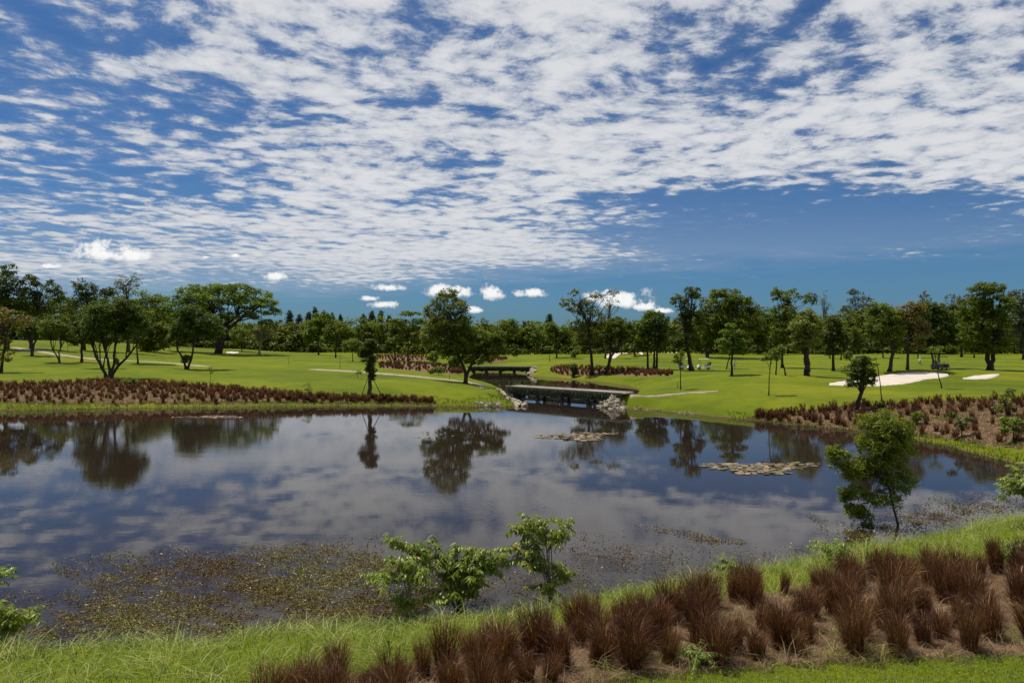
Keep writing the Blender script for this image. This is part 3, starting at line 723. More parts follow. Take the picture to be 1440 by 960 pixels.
tree('broadleaf_tree', 'leafy tree with two straight trunks, second of the close pair right of the pond', 921, 520,
     [(926, 450, 16, 14), (928, 470, 14, 16), (918, 486, 14, 9)], 'leaf_dark', 'bark_dark', stems=[[(920, 520), (920, 495), (922, 460)], [(923, 520), (924, 495), (928, 460)]], trunk_r=0.24)
tree('tall_tree', 'tall tree with a leaning trunk beside the golf carts', 973, 521,
     [(975, 412, 16, 11), (955, 422, 17, 10), (965, 436, 16, 12), (975, 450, 20, 18), (962, 475, 22, 14), (950, 482, 10, 10)], 'leaf_dark', 'bark_dark', stems=[[(973, 521), (969, 505), (966, 487), (968, 440)]], trunk_r=0.42, limbs=40, cover=2.0)
tree('tall_tree', 'broad massive dark tree behind the golf carts', 995, 502,
     [(1010, 425, 32, 18), (1040, 430, 28, 20), (1000, 450, 26, 26), (1030, 455, 34, 22), (1060, 450, 20, 22), (1020, 412, 24, 8), (998, 475, 16, 12)], 'leaf_mid', 'bark_dark', trunk_r=0.4, stems=[[(995, 502), (992, 490), (995, 450)], [(995, 502), (1000, 488), (1025, 450)]], limbs=40)
tree('layered_tree', 'small layered tree on a thin dark trunk right of the golf carts', 1029, 528,
     [(1028, 468, 18, 7), (1018, 480, 14, 6), (1038, 480, 16, 7), (1028, 492, 20, 8), (1043, 494, 10, 6), (1029, 458, 10, 5)], 'leaf_mid', 'bark_dark', flat=0.5, blob=0.5, trunk_r=0.17)
tree('broadleaf_tree', 'small tree with a slanting trunk behind the layered tree', 1021, 519, [(1024, 488, 14, 8), (1030, 480, 10, 8)], 'leaf_dark', 'bark_dark', stems=[[(1021, 519), (1025, 505), (1028, 490)]])
tree('broadleaf_tree', 'dark green tree between the layered tree and the tuft-topped tree', 1066, 498, [(1064, 462, 20, 18), (1072, 478, 14, 12)], 'leaf_mid', 'bark_dark')
tree('sapling', 'thin sapling with a small bright crown near the end of the path', 957, 548,
     [(955, 501, 9, 6), (952, 508, 8, 4), (960, 496, 5, 4)], 'leaf_light', 'bark_dark', leaf=1.6, stems=[[(957, 548), (957, 525), (957, 502)]], trunk_r=0.07, dens=0.9, limbs=8)
tree('sapling', 'thin sapling with a bright feathery crown standing alone on the right lawn', 1081, 556,
     [(1080, 500, 9, 7), (1087, 494, 8, 6), (1093, 503, 6, 6), (1074, 505, 6, 4)], 'leaf_light', 'bark_dark', leaf=1.6, stems=[[(1081, 556), (1082, 530), (1084, 500)]], trunk_r=0.06, dens=0.8, limbs=8)
tree('tall_tree', 'tall tuft-topped tree behind the yellowish tree on the right lawn', 1100, 517,
     [(1093, 413, 11, 11), (1112, 418, 18, 12), (1140, 420, 12, 10), (1105, 440, 24, 18), (1095, 465, 18, 18), (1110, 485, 16, 10)], 'leaf_mid', 'bark_dark', stems=[[(1100, 517), (1100, 490), (1105, 440)]], trunk_r=0.26, cover=1.9, limbs=36)
tree('broadleaf_tree', 'little tree with two thin trunks at the foot of the tuft-topped tree', 1092, 527, [(1092, 497, 9, 8), (1098, 492, 7, 7)], 'leaf_light', 'bark_dark', stems=[[(1091, 527), (1092, 510), (1092, 497)], [(1105, 527), (1101, 510), (1098, 494)]], trunk_r=0.1)
tree('yellowish_tree', 'yellow-tinged tree with a straight stout trunk in the middle of the right lawn', 1135, 528,
     [(1134, 445, 16, 12), (1128, 462, 22, 16), (1148, 460, 14, 14), (1134, 478, 22, 12), (1122, 488, 12, 8)], 'leaf_olive', 'bark_dark', stems=[[(1135, 528), (1135, 505), (1134, 490), (1134, 450)], [(1135, 520), (1133, 500), (1130, 485)]], trunk_r=0.33, dens=1.35)
tree('broadleaf_tree', 'slender dark green tree on a thin trunk right of the yellow-tinged tree', 1172, 521,
     [(1170, 460, 16, 18), (1162, 478, 12, 14), (1182, 476, 13, 14), (1172, 494, 14, 8)], 'leaf_dark', 'bark_dark', trunk_r=0.22)
tree('broadleaf_tree', 'lighter round tree behind the slender dark green tree', 1182, 506, [(1192, 472, 20, 16), (1205, 480, 14, 12)], 'leaf_mid', 'bark_dark')
tree('casuarina', 'grey leafless spire-shaped tree rising behind the slender dark tree', 1160, 496, [(1160, 425, 9, 20), (1160, 450, 14, 20)], 'leaf_grey', 'bark_pale', dens=0.18, cover=1.4, limbs=50, twigs=90, leaf=1.5, blob=0.5)
tree('casuarina', 'feathery grey-green tree with a domed top behind the slender dark tree', 1208, 496,
     [(1202, 412, 10, 8), (1208, 425, 20, 12), (1198, 440, 22, 14), (1218, 445, 18, 16), (1205, 465, 26, 16)], 'leaf_grey', 'bark', dens=0.75, cover=1.8, limbs=40, twigs=60, leaf=1.9)
tree('red_tipped_tree', 'small red-tipped tree with a leaning trunk growing in the right bed', 1203, 577,
     [(1212, 508, 16, 11), (1205, 520, 18, 13), (1220, 518, 14, 14), (1210, 535, 16, 12), (1196, 538, 9, 8), (1225, 532, 9, 12), (1194, 500, 7, 7)], 'leaf_dark', 'bark_dark', leaf=1.9, stems=[[(1203, 577), (1207, 562), (1213, 550), (1211, 525)], [(1205, 577), (1210, 560), (1216, 540)]], trunk_r=0.17, dens=1.15, blob=0.38)
tree('broadleaf_tree', 'tree on a slanting trunk at the back edge of the long bunker', 1250, 522,
     [(1240, 440, 20, 18), (1232, 462, 18, 18), (1254, 468, 18, 16), (1258, 448, 14, 14), (1262, 488, 12, 9)], 'leaf_mid', 'bark_dark', stems=[[(1250, 522), (1254, 505), (1256, 490), (1248, 460)]], trunk_r=0.28)
tree('broadleaf_tree', 'tree on a thin upright trunk behind the middle of the long bunker', 1276, 520,
     [(1280, 438, 20, 16), (1270, 458, 16, 20), (1292, 462, 18, 18), (1284, 484, 18, 10)], 'leaf_rust', 'bark_dark', trunk_r=0.2)
tree('broadleaf_tree', 'wide dark tree with a V-shaped trunk beside the parked dark cart', 1318, 518,
     [(1310, 440, 22, 20), (1330, 450, 24, 22), (1315, 470, 26, 18), (1340, 474, 18, 16), (1300, 478, 12, 12)], 'leaf_dark', 'bark_dark', stems=[[(1317, 518), (1313, 505), (1308, 490)], [(1318, 518), (1320, 500), (1325, 480)]], trunk_r=0.24)
tree('sapling', 'slanting sapling with a tiny flat crown in front of the long bunker', 1325, 546,
     [(1315, 493, 10, 4), (1309, 490, 6, 4), (1322, 489, 6, 3)], 'leaf_light', 'bark_dark', leaf=1.6, stems=[[(1325, 546), (1320, 530), (1316, 505), (1313, 494)]], trunk_r=0.06, dens=0.8, limbs=6)
tree('sapling', 'bare thin sapling stem beside the red-tipped tree', 1240, 563, [(1233, 512, 5, 4), (1230, 505, 4, 3)], 'leaf_mid', 'bark_dark', leaf=1.5, stems=[[(1240, 563), (1238, 540), (1234, 515)]], trunk_r=0.05, dens=0.5, limbs=4)
tree('tall_tree', 'largest tree of the right lawn with a thick forked trunk and high dark crown', 1392, 521,
     [(1378, 408, 20, 12), (1402, 405, 14, 10), (1372, 430, 24, 18), (1400, 430, 26, 18), (1388, 455, 36, 20), (1372, 475, 24, 14), (1410, 475, 22, 14), (1392, 490, 22, 8)], 'leaf_mid', 'bark_dark',
     stems=[[(1391, 521), (1390, 500), (1385, 470), (1380, 430)], [(1393, 521), (1396, 500), (1402, 470)]], trunk_r=0.42, limbs=46, dens=1.3)
tree('tall_tree', 'tall tree with pale upper twigs at the right edge', 1440, 505,
     [(1432, 425, 22, 18), (1450, 440, 24, 30), (1425, 455, 18, 22), (1448, 475, 20, 18)], 'leaf_grey', 'bark', cover=1.8, twigs=40)
tree('tall_tree', 'dense dark tree filling the gap between the V-trunk tree and the largest tree', 1352, 502, [(1350, 458, 20, 24), (1340, 440, 14, 14), (1362, 474, 16, 14)], 'leaf_dark', 'bark_dark')
tree('casuarina', 'pale twiggy grey tree standing behind the V-trunk tree', 1300, 497, [(1302, 420, 10, 12), (1296, 440, 14, 16)], 'leaf_grey', 'bark_pale', dens=0.5, cover=1.5, twigs=60, leaf=1.8)
tree('casuarina', 'pale twiggy grey tree standing left of the largest tree', 1345, 497, [(1340, 422, 18, 10), (1352, 432, 14, 12), (1330, 436, 14, 12)], 'leaf_grey', 'bark_pale', dens=0.4, cover=1.5, twigs=70, leaf=1.8)

# small lawn trees, far
for (nm, lab, px, py, lobes, mt) in [
    ('lawn_tree', 'small round tree with a crooked double trunk on the lawn beyond the far bridge', 783, 503, [(782, 472, 14, 12), (774, 462, 12, 10), (790, 465, 10, 10)], 'leaf_mid'),
    ('lawn_tree', 'tiny flat-topped tree on a thin stem nearest the far bridge', 773, 508, [(773, 491, 8, 2.5), (770, 488, 6, 3)], 'leaf_mid'),
    ('lawn_tree', 'light green small tree furthest back behind the far bridge', 752, 498, [(752, 472, 16, 12), (746, 462, 12, 9)], 'leaf_light'),
    ('lawn_tree', 'little pointed bushy tree low on the lawn above the topiary ball', 809, 504, [(808, 495, 8, 6), (812, 490, 6, 4), (806, 500, 5, 3)], 'leaf_light'),
    ('lawn_tree', 'small scruffy bush-like tree just above the right end of the far bridge', 727, 503, [(727, 494, 5, 6), (723, 498, 4, 4)], 'leaf_dark'),
    ('lawn_tree', 'round mid-green tree left of the far bridge, behind the small red bed', 715, 499, [(716, 462, 18, 16), (706, 472, 12, 12)], 'leaf_mid'),
    ('lawn_tree', 'rounded tree behind the bare-branched tree', 874, 497, [(874, 470, 12, 14)], 'leaf_mid'),
    ('lawn_tree', 'rounded green tree behind the close pair of trees', 893, 499, [(888, 462, 14, 16), (896, 478, 10, 10)], 'leaf_dark'),
    ('lawn_tree', 'thin lawn tree just behind the long bunker, left of the slanting trunk', 1242, 503, [(1240, 470, 14, 14)], 'leaf_dark'),
    ('lawn_tree', 'thin lawn tree behind the person walking on the right fairway', 1291, 503, [(1290, 478, 14, 12)], 'leaf_mid'),
    ('lawn_tree', 'thin lawn tree left of the largest right-hand tree', 1370, 503, [(1366, 470, 16, 14)], 'leaf_mid'),
    ('lawn_tree', 'thin lawn tree behind the slender dark green tree', 1167, 504, [(1166, 474, 12, 12)], 'leaf_mid'),
    ('lawn_tree', 'dark tree tall behind the layered tree near the carts', 1085, 499, [(1080, 455, 16, 20)], 'leaf_dark'),
    ('lawn_tree', 'leafy tree low behind the umbrella tree', 340, 494, [(338, 472, 20, 14), (352, 480, 14, 8)], 'leaf_light'),
    ('lawn_tree', 'bushy tree just left of the conifer spires', 395, 493, [(392, 470, 18, 13), (380, 478, 12, 8)], 'leaf_dark'),
]:
    tree(nm, lab, px, py, lobes, mt, 'bark_dark')

# conifers: tiers of drooping needle sprays round a straight stem
def conifer(label, px, py, top, w):
    b = G(px, py); s = b.y / FPX; h = (py - top) * s; r0 = w * s * 1.25
    rng = np.random.default_rng(px)
    C = []; N = []
    mb = MB(); mb.tube([(0, 0, -0.3), (0.1, 0, h * 0.5), (0, 0, h * 0.98)], [h * 0.018, h * 0.011, 0.03], 6)
    lf = 1.9 * MPX * s
    for k in range(26):
        f = 0.12 + 0.88 * k / 26; rr = r0 * (1 - f) ** 0.75 * (0.7 + 0.5 * rng.random()) + 0.15
        nb = 6
        for q in range(nb):
            th = rng.uniform(0, 6.28); e = np.array([math.cos(th) * rr, math.sin(th) * rr, h * f + rr * 0.25])
            mb.tube([(0, 0, h * f), tuple(e)], [0.06, 0.02], 3)
            m_ = max(3, int(16 * rr / (lf * 1.2)))
            t_ = rng.random(m_)[:, None] ** 0.6
            C.append(np.array([0, 0, h * f]) * (1 - t_) + e * t_ + rng.normal(size=(m_, 3)) * lf * 0.35); N.append(unit(rng.normal(size=(m_, 3)) + [0, 0, 0.7]))
    C = np.concatenate(C); N = np.concatenate(N); L_ = lf * rng.uniform(0.6, 1.2, len(C))
    V, F = leaf_cards(C, L_, L_ * 0.35, N, rng)
    r = empty('conifer', b, label, 'tree', 'dark conifers in the far tree line')
    link('trunk', mb.mesh('conifer_trunk', M['bark_dark'], True), r)
    link('crown', mesh_np('conifer_crown', V, F, [M['needle']], np.repeat(np.clip(rng.normal(0.4, 0.2, len(C)), 0, 1), 4)), r)
for (px, top, w, lab) in [(407, 436, 13, 'dark conifer spire standing first from the left in the far conifer row'), (421, 442, 11, 'short dark conifer second from the left in the far conifer row'),
                          (434, 438, 11, 'dark conifer third from the left in the far row, behind a rounded tree'), (443, 431, 12, 'tallest dark conifer of the far row, behind the bright green tree'),
                          (455, 436, 11, 'slim conifer directly right of the tallest conifer'), (467, 439, 11, 'conifer above the flat-topped green tree'), (479, 442, 10, 'last small conifer of the left conifer row'),
                          (511, 441, 10, 'first conifer spire above the vine-covered tree'), (523, 437, 12, 'tallest conifer spire above the vine-covered tree'), (536, 436, 11, 'conifer spire just right of the vine-covered tree'),
                          (547, 443, 10, 'short conifer left of the layered tree'), (773, 441, 14, 'lone conifer top behind the lawn beyond the far bridge')]:
    conifer(lab, px, 494, top, w)

# the continuous far wood
def woodland():
    rng = np.random.default_rng(5)
    prof = [(-300, 420), (0, 415), (100, 418), (200, 430), (240, 444), (400, 455), (430, 448), (500, 448), (560, 450), (620, 452), (700, 450), (730, 452), (790, 456), (830, 452), (900, 455), (960, 446), (1000, 436), (1100, 432), (1160, 436), (1230, 430), (1320, 428), (1440, 420), (1800, 418)]
    PX = [p[0] for p in prof]; PT = [p[1] for p in prof]
    for layer, Yd in enumerate((278.0, 315.0)):
        C = []; N = []; R = []
        x = -340.0
        while x < 1790:
            top = np.interp(x, PX, PT) + rng.normal() * 4 + (4 if layer else 0)
            top = top if layer == 0 else top - 3
            s = Yd / FPX
            Xw = (x - 720) * s; hz = (495 - top) * s; w = rng.uniform(9, 19) * s
            yj = rng.uniform(-8, 8)
            zb = float(H(Xw, Yd))
            tone = rng.normal(0.40, 0.13)
            zc_ = hz * 0.5
            nb = 20
            for _ in range(nb):
                dv = unit(rng.normal(size=3)); p_ = dv * np.array([w, w * 0.8, hz * 0.5]) * rng.uniform(0.4, 0.95) + np.array([Xw, Yd + yj, zb + hz * 0.5])
                if _ < 5: p_ = np.array([Xw + rng.normal() * w, Yd + yj - 4, zb + rng.uniform(0.8, 3.0)])
                rb = rng.uniform(1.3, 2.8); nl = 34
                d2 = unit(rng.normal(size=(nl, 3)) + [0, 0, 0.4])
                C.append(p_ + d2 * (rb * rng.uniform(0.4, 1, nl))[:, None] * [1.2, 1, 0.75]); N.append(unit(d2 * 0.5 + rng.normal(size=(nl, 3)) * 0.5 + [0, 0, 0.7]))
                R.append(np.clip(tone + rng.normal(size=nl) * 0.15 + rng.normal() * 0.08, 0, 1))
            x += rng.uniform(5, 10)
        C = np.concatenate(C); N = np.concatenate(N); R = np.concatenate(R)
        C[:, 2] = np.maximum(C[:, 2], 0.5)
        L_ = rng.uniform(0.7, 1.6, len(C))
        V, F = leaf_cards(C, L_, L_ * 0.6, N, rng)
        o = link('far_wood', mesh_np('far_wood', V, F, [M['leaf_mid']], np.repeat(R, 4)))
        tag(o, ['dense belt of green woodland closing the fairways', 'darker woodland standing behind the green woodland belt'][layer], 'woodland', kind='stuff')
woodland()

# ------------------------------------------------------------------ shrubs and front plants
def shrub(name, label, px, py, lobes, mat, leaf=2.2, **kw):
    return tree(name, label, px, py, lobes, mat, 'bark', leaf=leaf, cat='shrub', **kw)
shrub('round_shrub', 'bright round shrub in the left bed beneath the largest dark tree', 183, 545, [(183, 538, 12, 7)], 'leaf_light', dens=1.8, trunk_r=0.06)
shrub('topiary_ball', 'dark clipped ball shrub at the pond end of the far bed', 807, 530, [(807, 519, 7.5, 7), (807, 526, 4, 4)], 'leaf_dark', dens=2.2, shell=0.8, trunk_r=0.12)
shrub('round_shrub', 'large round green shrub above the middle bed left of the bridge tree', 609, 512, [(609, 501, 10, 9)], 'leaf_light', dens=1.8, trunk_r=0.08)
shrub('round_shrub', 'low bright green shrub at the lower edge of the middle bed', 617, 527, [(617, 520, 11, 5), (608, 522, 7, 4)], 'leaf_light', dens=1.4, trunk_r=0.06)
shrub('spindly_shrub', 'small spindly shrub on the lawn above the left bed', 296, 534, [(296, 520, 6, 7)], 'leaf_light', leaf=1.5, dens=0.3, trunk_r=0.03, limbs=10)
shrub('spindly_shrub', 'small pale shrub on the lawn left of the vine-covered tree', 503, 532, [(502, 523, 9, 5)], 'leaf_light', leaf=1.6, dens=0.4, trunk_r=0.03, limbs=10)
shrub('spindly_shrub', 'thin pale weedy shrub among the last clumps of the left bed', 433, 553, [(433, 545, 7, 8)], 'leaf_olive', leaf=1.5, dens=0.35, trunk_r=0.03, limbs=10)
shrub('leafy_shrub', 'bright leafy shrub in the right bed near the photo edge', 1425, 622, [(1424, 594, 18, 10), (1412, 602, 10, 8), (1435, 600, 12, 12)], 'fresh', leaf=2.6, dens=1.0, trunk_r=0.04)
shrub('leafy_shrub', 'small dark leafy shrub low in the middle of the right bed', 1353, 614, [(1351, 597, 11, 7), (1363, 590, 8, 5), (1340, 584, 7, 7)], 'leaf_dark', leaf=2.4, dens=0.9, trunk_r=0.04)
shrub('leafy_shrub', 'tall weedy grey-green shrub at the top of the right bed', 1415, 585, [(1415, 562, 12, 13), (1420, 550, 8, 7), (1405, 575, 9, 8)], 'leaf_olive', leaf=1.9, dens=0.7, trunk_r=0.04, twigs=20)
shrub('leafy_shrub', 'green leafy weed among the right bed clumps beside the front tree', 1292, 596, [(1290, 585, 10, 8), (1282, 592, 7, 5)], 'leaf_mid', leaf=2.0, dens=0.9, trunk_r=0.03)
tree('young_tree', 'young feathery green tree leaning over the water on the near bank', 1266, 757,
     [(1243, 598, 36, 24), (1264, 606, 26, 22), (1222, 594, 20, 16), (1234, 624, 36, 22), (1262, 640, 28, 26), (1182, 645, 24, 17), (1172, 634, 15, 11), (1205, 662, 32, 20), (1238, 660, 40, 26), (1266, 678, 27, 25), (1205, 692, 30, 18), (1238, 700, 30, 15), (1212, 722, 24, 14), (1200, 715, 22, 11), (1220, 742, 14, 12), (1192, 698, 14, 14)],
     'front_tree', 'bark', leaf=2.9, minleaf=0.09, dens=1.4, cover=3.1, blob=0.34, limbs=80, trunk_r=0.05, Wf=0.36, flat=0.7, shell=0.3, twigs=60,
     stems=[[(1266, 757), (1263, 735), (1256, 712), (1251, 690), (1245, 650), (1243, 610)]])

def frond_plant(name, label, px, py, tips, seed, leaf=0.25, mat='fresh'):
    """shrub with arching branches carrying rows of hanging leaflets"""
    b = G(px, py); s = b.y / FPX
    rng = np.random.default_rng(seed)
    r = empty(name, b, label, 'shrub')
    st = MB(); Vs = []; Fs = []; Rs = []; n = 0
    for (tx, ty, fx, fy) in tips:
        tip = np.array([(tx - px) * s, rng.uniform(-0.45, 0.45), (py - ty) * s]); f0 = np.array([(fx - px) * s, tip[1] * 0.3, (py - fy) * s])
        base = np.array([rng.uniform(-0.03, 0.03), 0, -0.1])
        P = np.stack([base, base * 0.5 + f0 * 0.5 + rng.normal(size=3) * 0.03, f0])
        st.tube(P, [0.022, 0.018, 0.014], 6)
        # arching frond f0 -> tip
        t_ = np.linspace(0, 1, 14)[:, None]
        ctrl = (f0 + tip) / 2 + np.array([0, 0, 0.28 * np.linalg.norm(tip - f0)])
        Q = (1 - t_) ** 2 * f0 + 2 * t_ * (1 - t_) * ctrl + t_ ** 2 * tip
        Q[1:] += rng.normal(size=(13, 3)) * 0.012
        st.tube(Q, np.linspace(0.014, 0.003, 14), 5)
        Ltot = np.linalg.norm(np.diff(Q, axis=0), axis=1).sum()
        # side twigs near the frond make it bushy
        twg = [Q]
        for k in range(int(6 + Ltot * 7)):
            a = Q[rng.integers(2, 12)]; e = a + np.array([rng.normal() * 0.24, rng.normal() * 0.26, rng.uniform(-0.18, 0.16)])
            q2 = np.stack([a, (a + e) / 2 + [0, 0, 0.06], e]); st.tube(q2, [0.006, 0.004, 0.002], 4); twg.append(q2)
        for q2 in twg:
            ln = np.linalg.norm(np.diff(q2, axis=0), axis=1).sum(); m_ = max(5, int(ln / 0.028))
            u = np.linspace(0.12, 1, m_) * (len(q2) - 1)
            C = np.stack([np.interp(u, np.arange(len(q2)), q2[:, k]) for k in range(3)], 1)
            T = unit(np.stack([np.gradient(C[:, k]) for k in range(3)], 1))
            side = np.where(np.arange(m_) % 2 == 0, 1.0, -1.0)[:, None]
            S = unit(np.cross(T, [0, 0, 1.0])) * side
            D = unit(S * 0.75 + T * 0.35 + np.array([0, 0, -0.75]) + rng.normal(size=(m_, 3)) * 0.28)
            Wd = unit(np.cross(D, S + np.array([0, 0, 1.2]) + rng.normal(size=(m_, 3)) * 0.35))
            L_ = (leaf * rng.uniform(0.6, 1.1, m_) * (1 - 0.35 * np.linspace(0, 1, m_)))[:, None]; W_ = L_ * 0.36
            Nn = np.cross(D, Wd)
            vv = np.stack([C, C + D * L_ * 0.45 + Wd * W_ / 2, C + D * L_ + np.array([0, 0, -0.1]) * L_, C + D * L_ * 0.45 - Wd * W_ / 2], 1)
            mid1 = C + D * L_ * 0.5 - Nn * W_ * 0.18
            vv = np.stack([C, C + D * L_ * 0.42 + Wd * W_ / 2, C + D * L_, C + D * L_ * 0.42 - Wd * W_ / 2, mid1], 1)
            Vs.append(vv.reshape(-1, 3))
            i = (np.arange(m_) * 5)[:, None] + n
            Fs.append(np.concatenate([i + np.array([[0, 1, 4]]), i + np.array([[1, 2, 4]]), i + np.array([[2, 3, 4]]), i + np.array([[3, 0, 4]])]))
            Rs.append(np.repeat(np.clip(rng.normal(0.5, 0.2, m_) + (rng.random(m_) > 0.95) * 0.45, 0, 1), 5)); n += 5 * m_
    link('stem', st.mesh(name + '_stem', M['bark_pale'], True), r)
    link('foliage', mesh_np(name + '_foliage', np.concatenate(Vs), np.concatenate(Fs), [M[mat]], np.concatenate(Rs)), r)
    return r
frond_plant('arching_shrub', 'tallest bright arching shrub on the near shore, with a bare stem and spreading top', 776, 852,
            [(738, 722, 768, 765), (755, 722, 768, 760), (806, 732, 775, 765), (786, 742, 772, 770), (715, 740, 765, 780), (700, 768, 762, 790), (702, 788, 760, 795), (725, 775, 762, 785), (792, 795, 777, 815), (812, 806, 778, 822), (765, 812, 776, 830), (742, 800, 766, 800)], 11)
frond_plant('arching_shrub', 'wide bushy bright shrub in the middle of the near shore group', 648, 868,
            [(540, 752, 605, 800), (555, 768, 615, 805), (600, 762, 635, 800), (640, 765, 645, 800), (668, 775, 650, 805), (690, 768, 655, 805), (706, 775, 660, 812), (612, 812, 642, 820), (590, 838, 640, 835), (622, 838, 645, 832), (688, 832, 650, 822), (672, 805, 652, 812), (640, 800, 646, 820), (700, 795, 655, 810), (605, 785, 635, 805), (632, 830, 648, 826), (655, 790, 648, 812), (660, 838, 650, 830)], 12)
frond_plant('arching_shrub', 'smallest drooping bright shrub at the left of the near shore group', 579, 874,
            [(520, 824, 565, 815), (532, 808, 568, 810), (552, 782, 572, 808), (575, 785, 574, 808), (566, 850, 578, 845), (590, 800, 577, 812), (550, 845, 576, 842)], 13)
frond_plant('arching_shrub', 'arching shrub reaching in over the water at the right edge', 1462, 740, [(1410, 706, 1450, 690), (1412, 672, 1450, 690), (1428, 664, 1455, 690), (1425, 690, 1455, 700), (1445, 660, 1460, 690), (1470, 655, 1464, 690)], 14, leaf=0.26)
frond_plant('arching_shrub', 'low bright shrub entering the near shore from the left edge', -25, 918, [(52, 866, 0, 880), (22, 858, -10, 880), (30, 885, -5, 890), (10, 870, -12, 885), (-5, 850, -20, 880)], 15, leaf=0.22)
frond_plant('arching_shrub', 'yellowing leafy branch tip entering over the water at the left edge', -62, 900, [(18, 803, -40, 830), (10, 812, -42, 835), (0, 797, -40, 830), (-20, 800, -50, 840)], 16, leaf=0.20)
frond_plant('broad_weed', 'pale broad-leaved weed at the top of the near bed', 1024, 812, [(1010, 796, 1020, 803), (1030, 790, 1025, 800), (1040, 796, 1028, 803), (1018, 788, 1023, 800)], 17, leaf=0.17)
frond_plant('broad_weed', 'pale arching weed beside the young tree on the near bank', 1172, 795, [(1160, 768, 1170, 778), (1182, 765, 1174, 776), (1192, 780, 1176, 785), (1166, 785, 1171, 788), (1172, 762, 1172, 776)], 18, leaf=0.2)
frond_plant('broad_weed', 'low green weed between the lower clumps of the near bed', 976, 934, [(966, 915, 974, 924), (985, 910, 977, 922), (992, 925, 979, 928), (975, 908, 976, 922)], 19, leaf=0.12)
frond_plant('broad_weed', 'small green weed under the bed clumps right of the lawn corner', 1188, 892, [(1180, 880, 1187, 886), (1198, 882, 1190, 886), (1190, 876, 1189, 885)], 20, leaf=0.10)
frond_plant('broad_weed', 'pale trailing weed among the clumps near the right edge', 1428, 800, [(1416, 775, 1426, 785), (1436, 770, 1430, 784), (1422, 788, 1427, 790), (1444, 786, 1432, 790)], 21, leaf=0.16)

# ------------------------------------------------------------------ fountain grass
def clump_mesh(seed, nb, wid, seg):
    rng = np.random.default_rng(seed)
    Vs = []; Fs = []; Rs = []; n = 0
    # long basal blades, then shorter side blades springing from the culms at every height
    for part, cnt in (('long', nb), ('side', int(nb * 1.3))):
        th = rng.uniform(0, 6.283, cnt); rad = 0.16 * np.sqrt(rng.random(cnt))
        if part == 'long':
            z0 = np.full(cnt, -0.04); lean = np.abs(rng.normal(0.02, 0.16, cnt)) + rad * 1.1
            lean = lean + (rng.random(cnt) > 0.93) * rng.uniform(0.2, 0.7, cnt)
            hgt = rng.uniform(0.45, 1.0, cnt) * (1.08 - 0.2 * lean); w_ = wid
        else:
            z0 = rng.uniform(0.0, 0.72, cnt); rad = rad * (0.8 + 0.9 * np.sin(np.clip(z0 * 3.2, 0, 3.14)))
            low = rng.random(cnt) < 0.28; z0 = np.where(low, z0 * 0.15, z0)
            lean = np.where(low, rng.uniform(0.9, 2.0, cnt), rng.uniform(0.2, 1.2, cnt)); hgt = rng.uniform(0.14, 0.40, cnt); w_ = wid * 0.9
        P = np.stack([np.cos(th) * rad, np.sin(th) * rad, z0], 1)
        V, F, m_ = blades(P, hgt, w_, lean, rng, seg, 0.8, th + rng.normal(size=cnt) * 0.6)
        tone = rng.normal(0.48, 0.2, cnt) + (rng.random(cnt) > 0.94) * 0.45 + (0.06 if part == 'side' else 0)
        Vs.append(V); Fs.append(F + n); n += len(V); Rs.append(np.repeat(np.clip(tone, 0, 1), m_))
    return mesh_np('fountain_grass', np.concatenate(Vs), np.concatenate(Fs), [M['purple_grass']], np.concatenate(Rs))
CL_NEAR = [clump_mesh(s_, 420, 0.009, 3) for s_ in (1, 2, 3, 4, 5)]
CL_MID = [clump_mesh(s_, 75, 0.04, 3) for s_ in (6, 7, 8, 9)]
CL_FAR = [clump_mesh(s_, 34, 0.09, 2) for s_ in (10, 11, 12)]
def seed_head_mesh():
    mb = MB(); rng = np.random.default_rng(3)
    t_ = np.linspace(0, 1, 12); P = np.stack([0.42 * t_ ** 2, 0 * t_, 1.12 * t_ - 0.32 * t_ ** 3], 1)
    mb.tube(P[:9], np.full(9, 0.0022), 4)
    Q = P[7:]; mb.tube(np.concatenate([Q]), [0.004, 0.011, 0.013, 0.010, 0.003], 6, 0.6)
    return mb.mesh('seed_head', M['seed'], True)
SEEDM = seed_head_mesh()

ORD = 'zeroth first second third fourth fifth sixth seventh eighth ninth tenth eleventh twelfth thirteenth fourteenth fifteenth sixteenth seventeenth eighteenth nineteenth twentieth'.split()
TENS = {20: 'twenty', 30: 'thirty', 40: 'forty', 50: 'fifty', 60: 'sixty', 70: 'seventy', 80: 'eighty', 90: 'ninety'}
def ordw(n):
    if n <= 20: return ORD[n]
    if n > 99: return 'far'
    t_, u = n // 10 * 10, n % 10
    return (TENS[t_] + '-' + ORD[u]) if u else TENS[t_][:-1] + 'ieth'

def rows_in(poly, top, bot, nrows, sp, rng, jit=0.25, skip=0.0):
    """clump places in rows that run between the two long edges of a bed"""
    out = []
    A = resample(top, 400); B = resample(bot, 400)
    for r in range(nrows):
        f = (r + 0.5) / nrows
        L_ = B * (1 - f) + A * f
        d = np.concatenate([[0], np.cumsum(np.linalg.norm(np.diff(L_, axis=0), axis=1))])
        u = rng.uniform(0, sp)
        while u < d[-1]:
            x = np.interp(u, d, L_[:, 0]) + rng.normal() * jit; y = np.interp(u, d, L_[:, 1]) + rng.normal() * jit
            if rng.random() > skip and float(sdist(poly, np.array([x]), np.array([y]))[0]) < -0.12: out.append((r, x, y))
            u += sp * rng.uniform(0.8, 1.25)
    return out

def in_view(x, y, mar=30):
    p = x / y * FPX + 720; return -mar < p < 1440 + mar

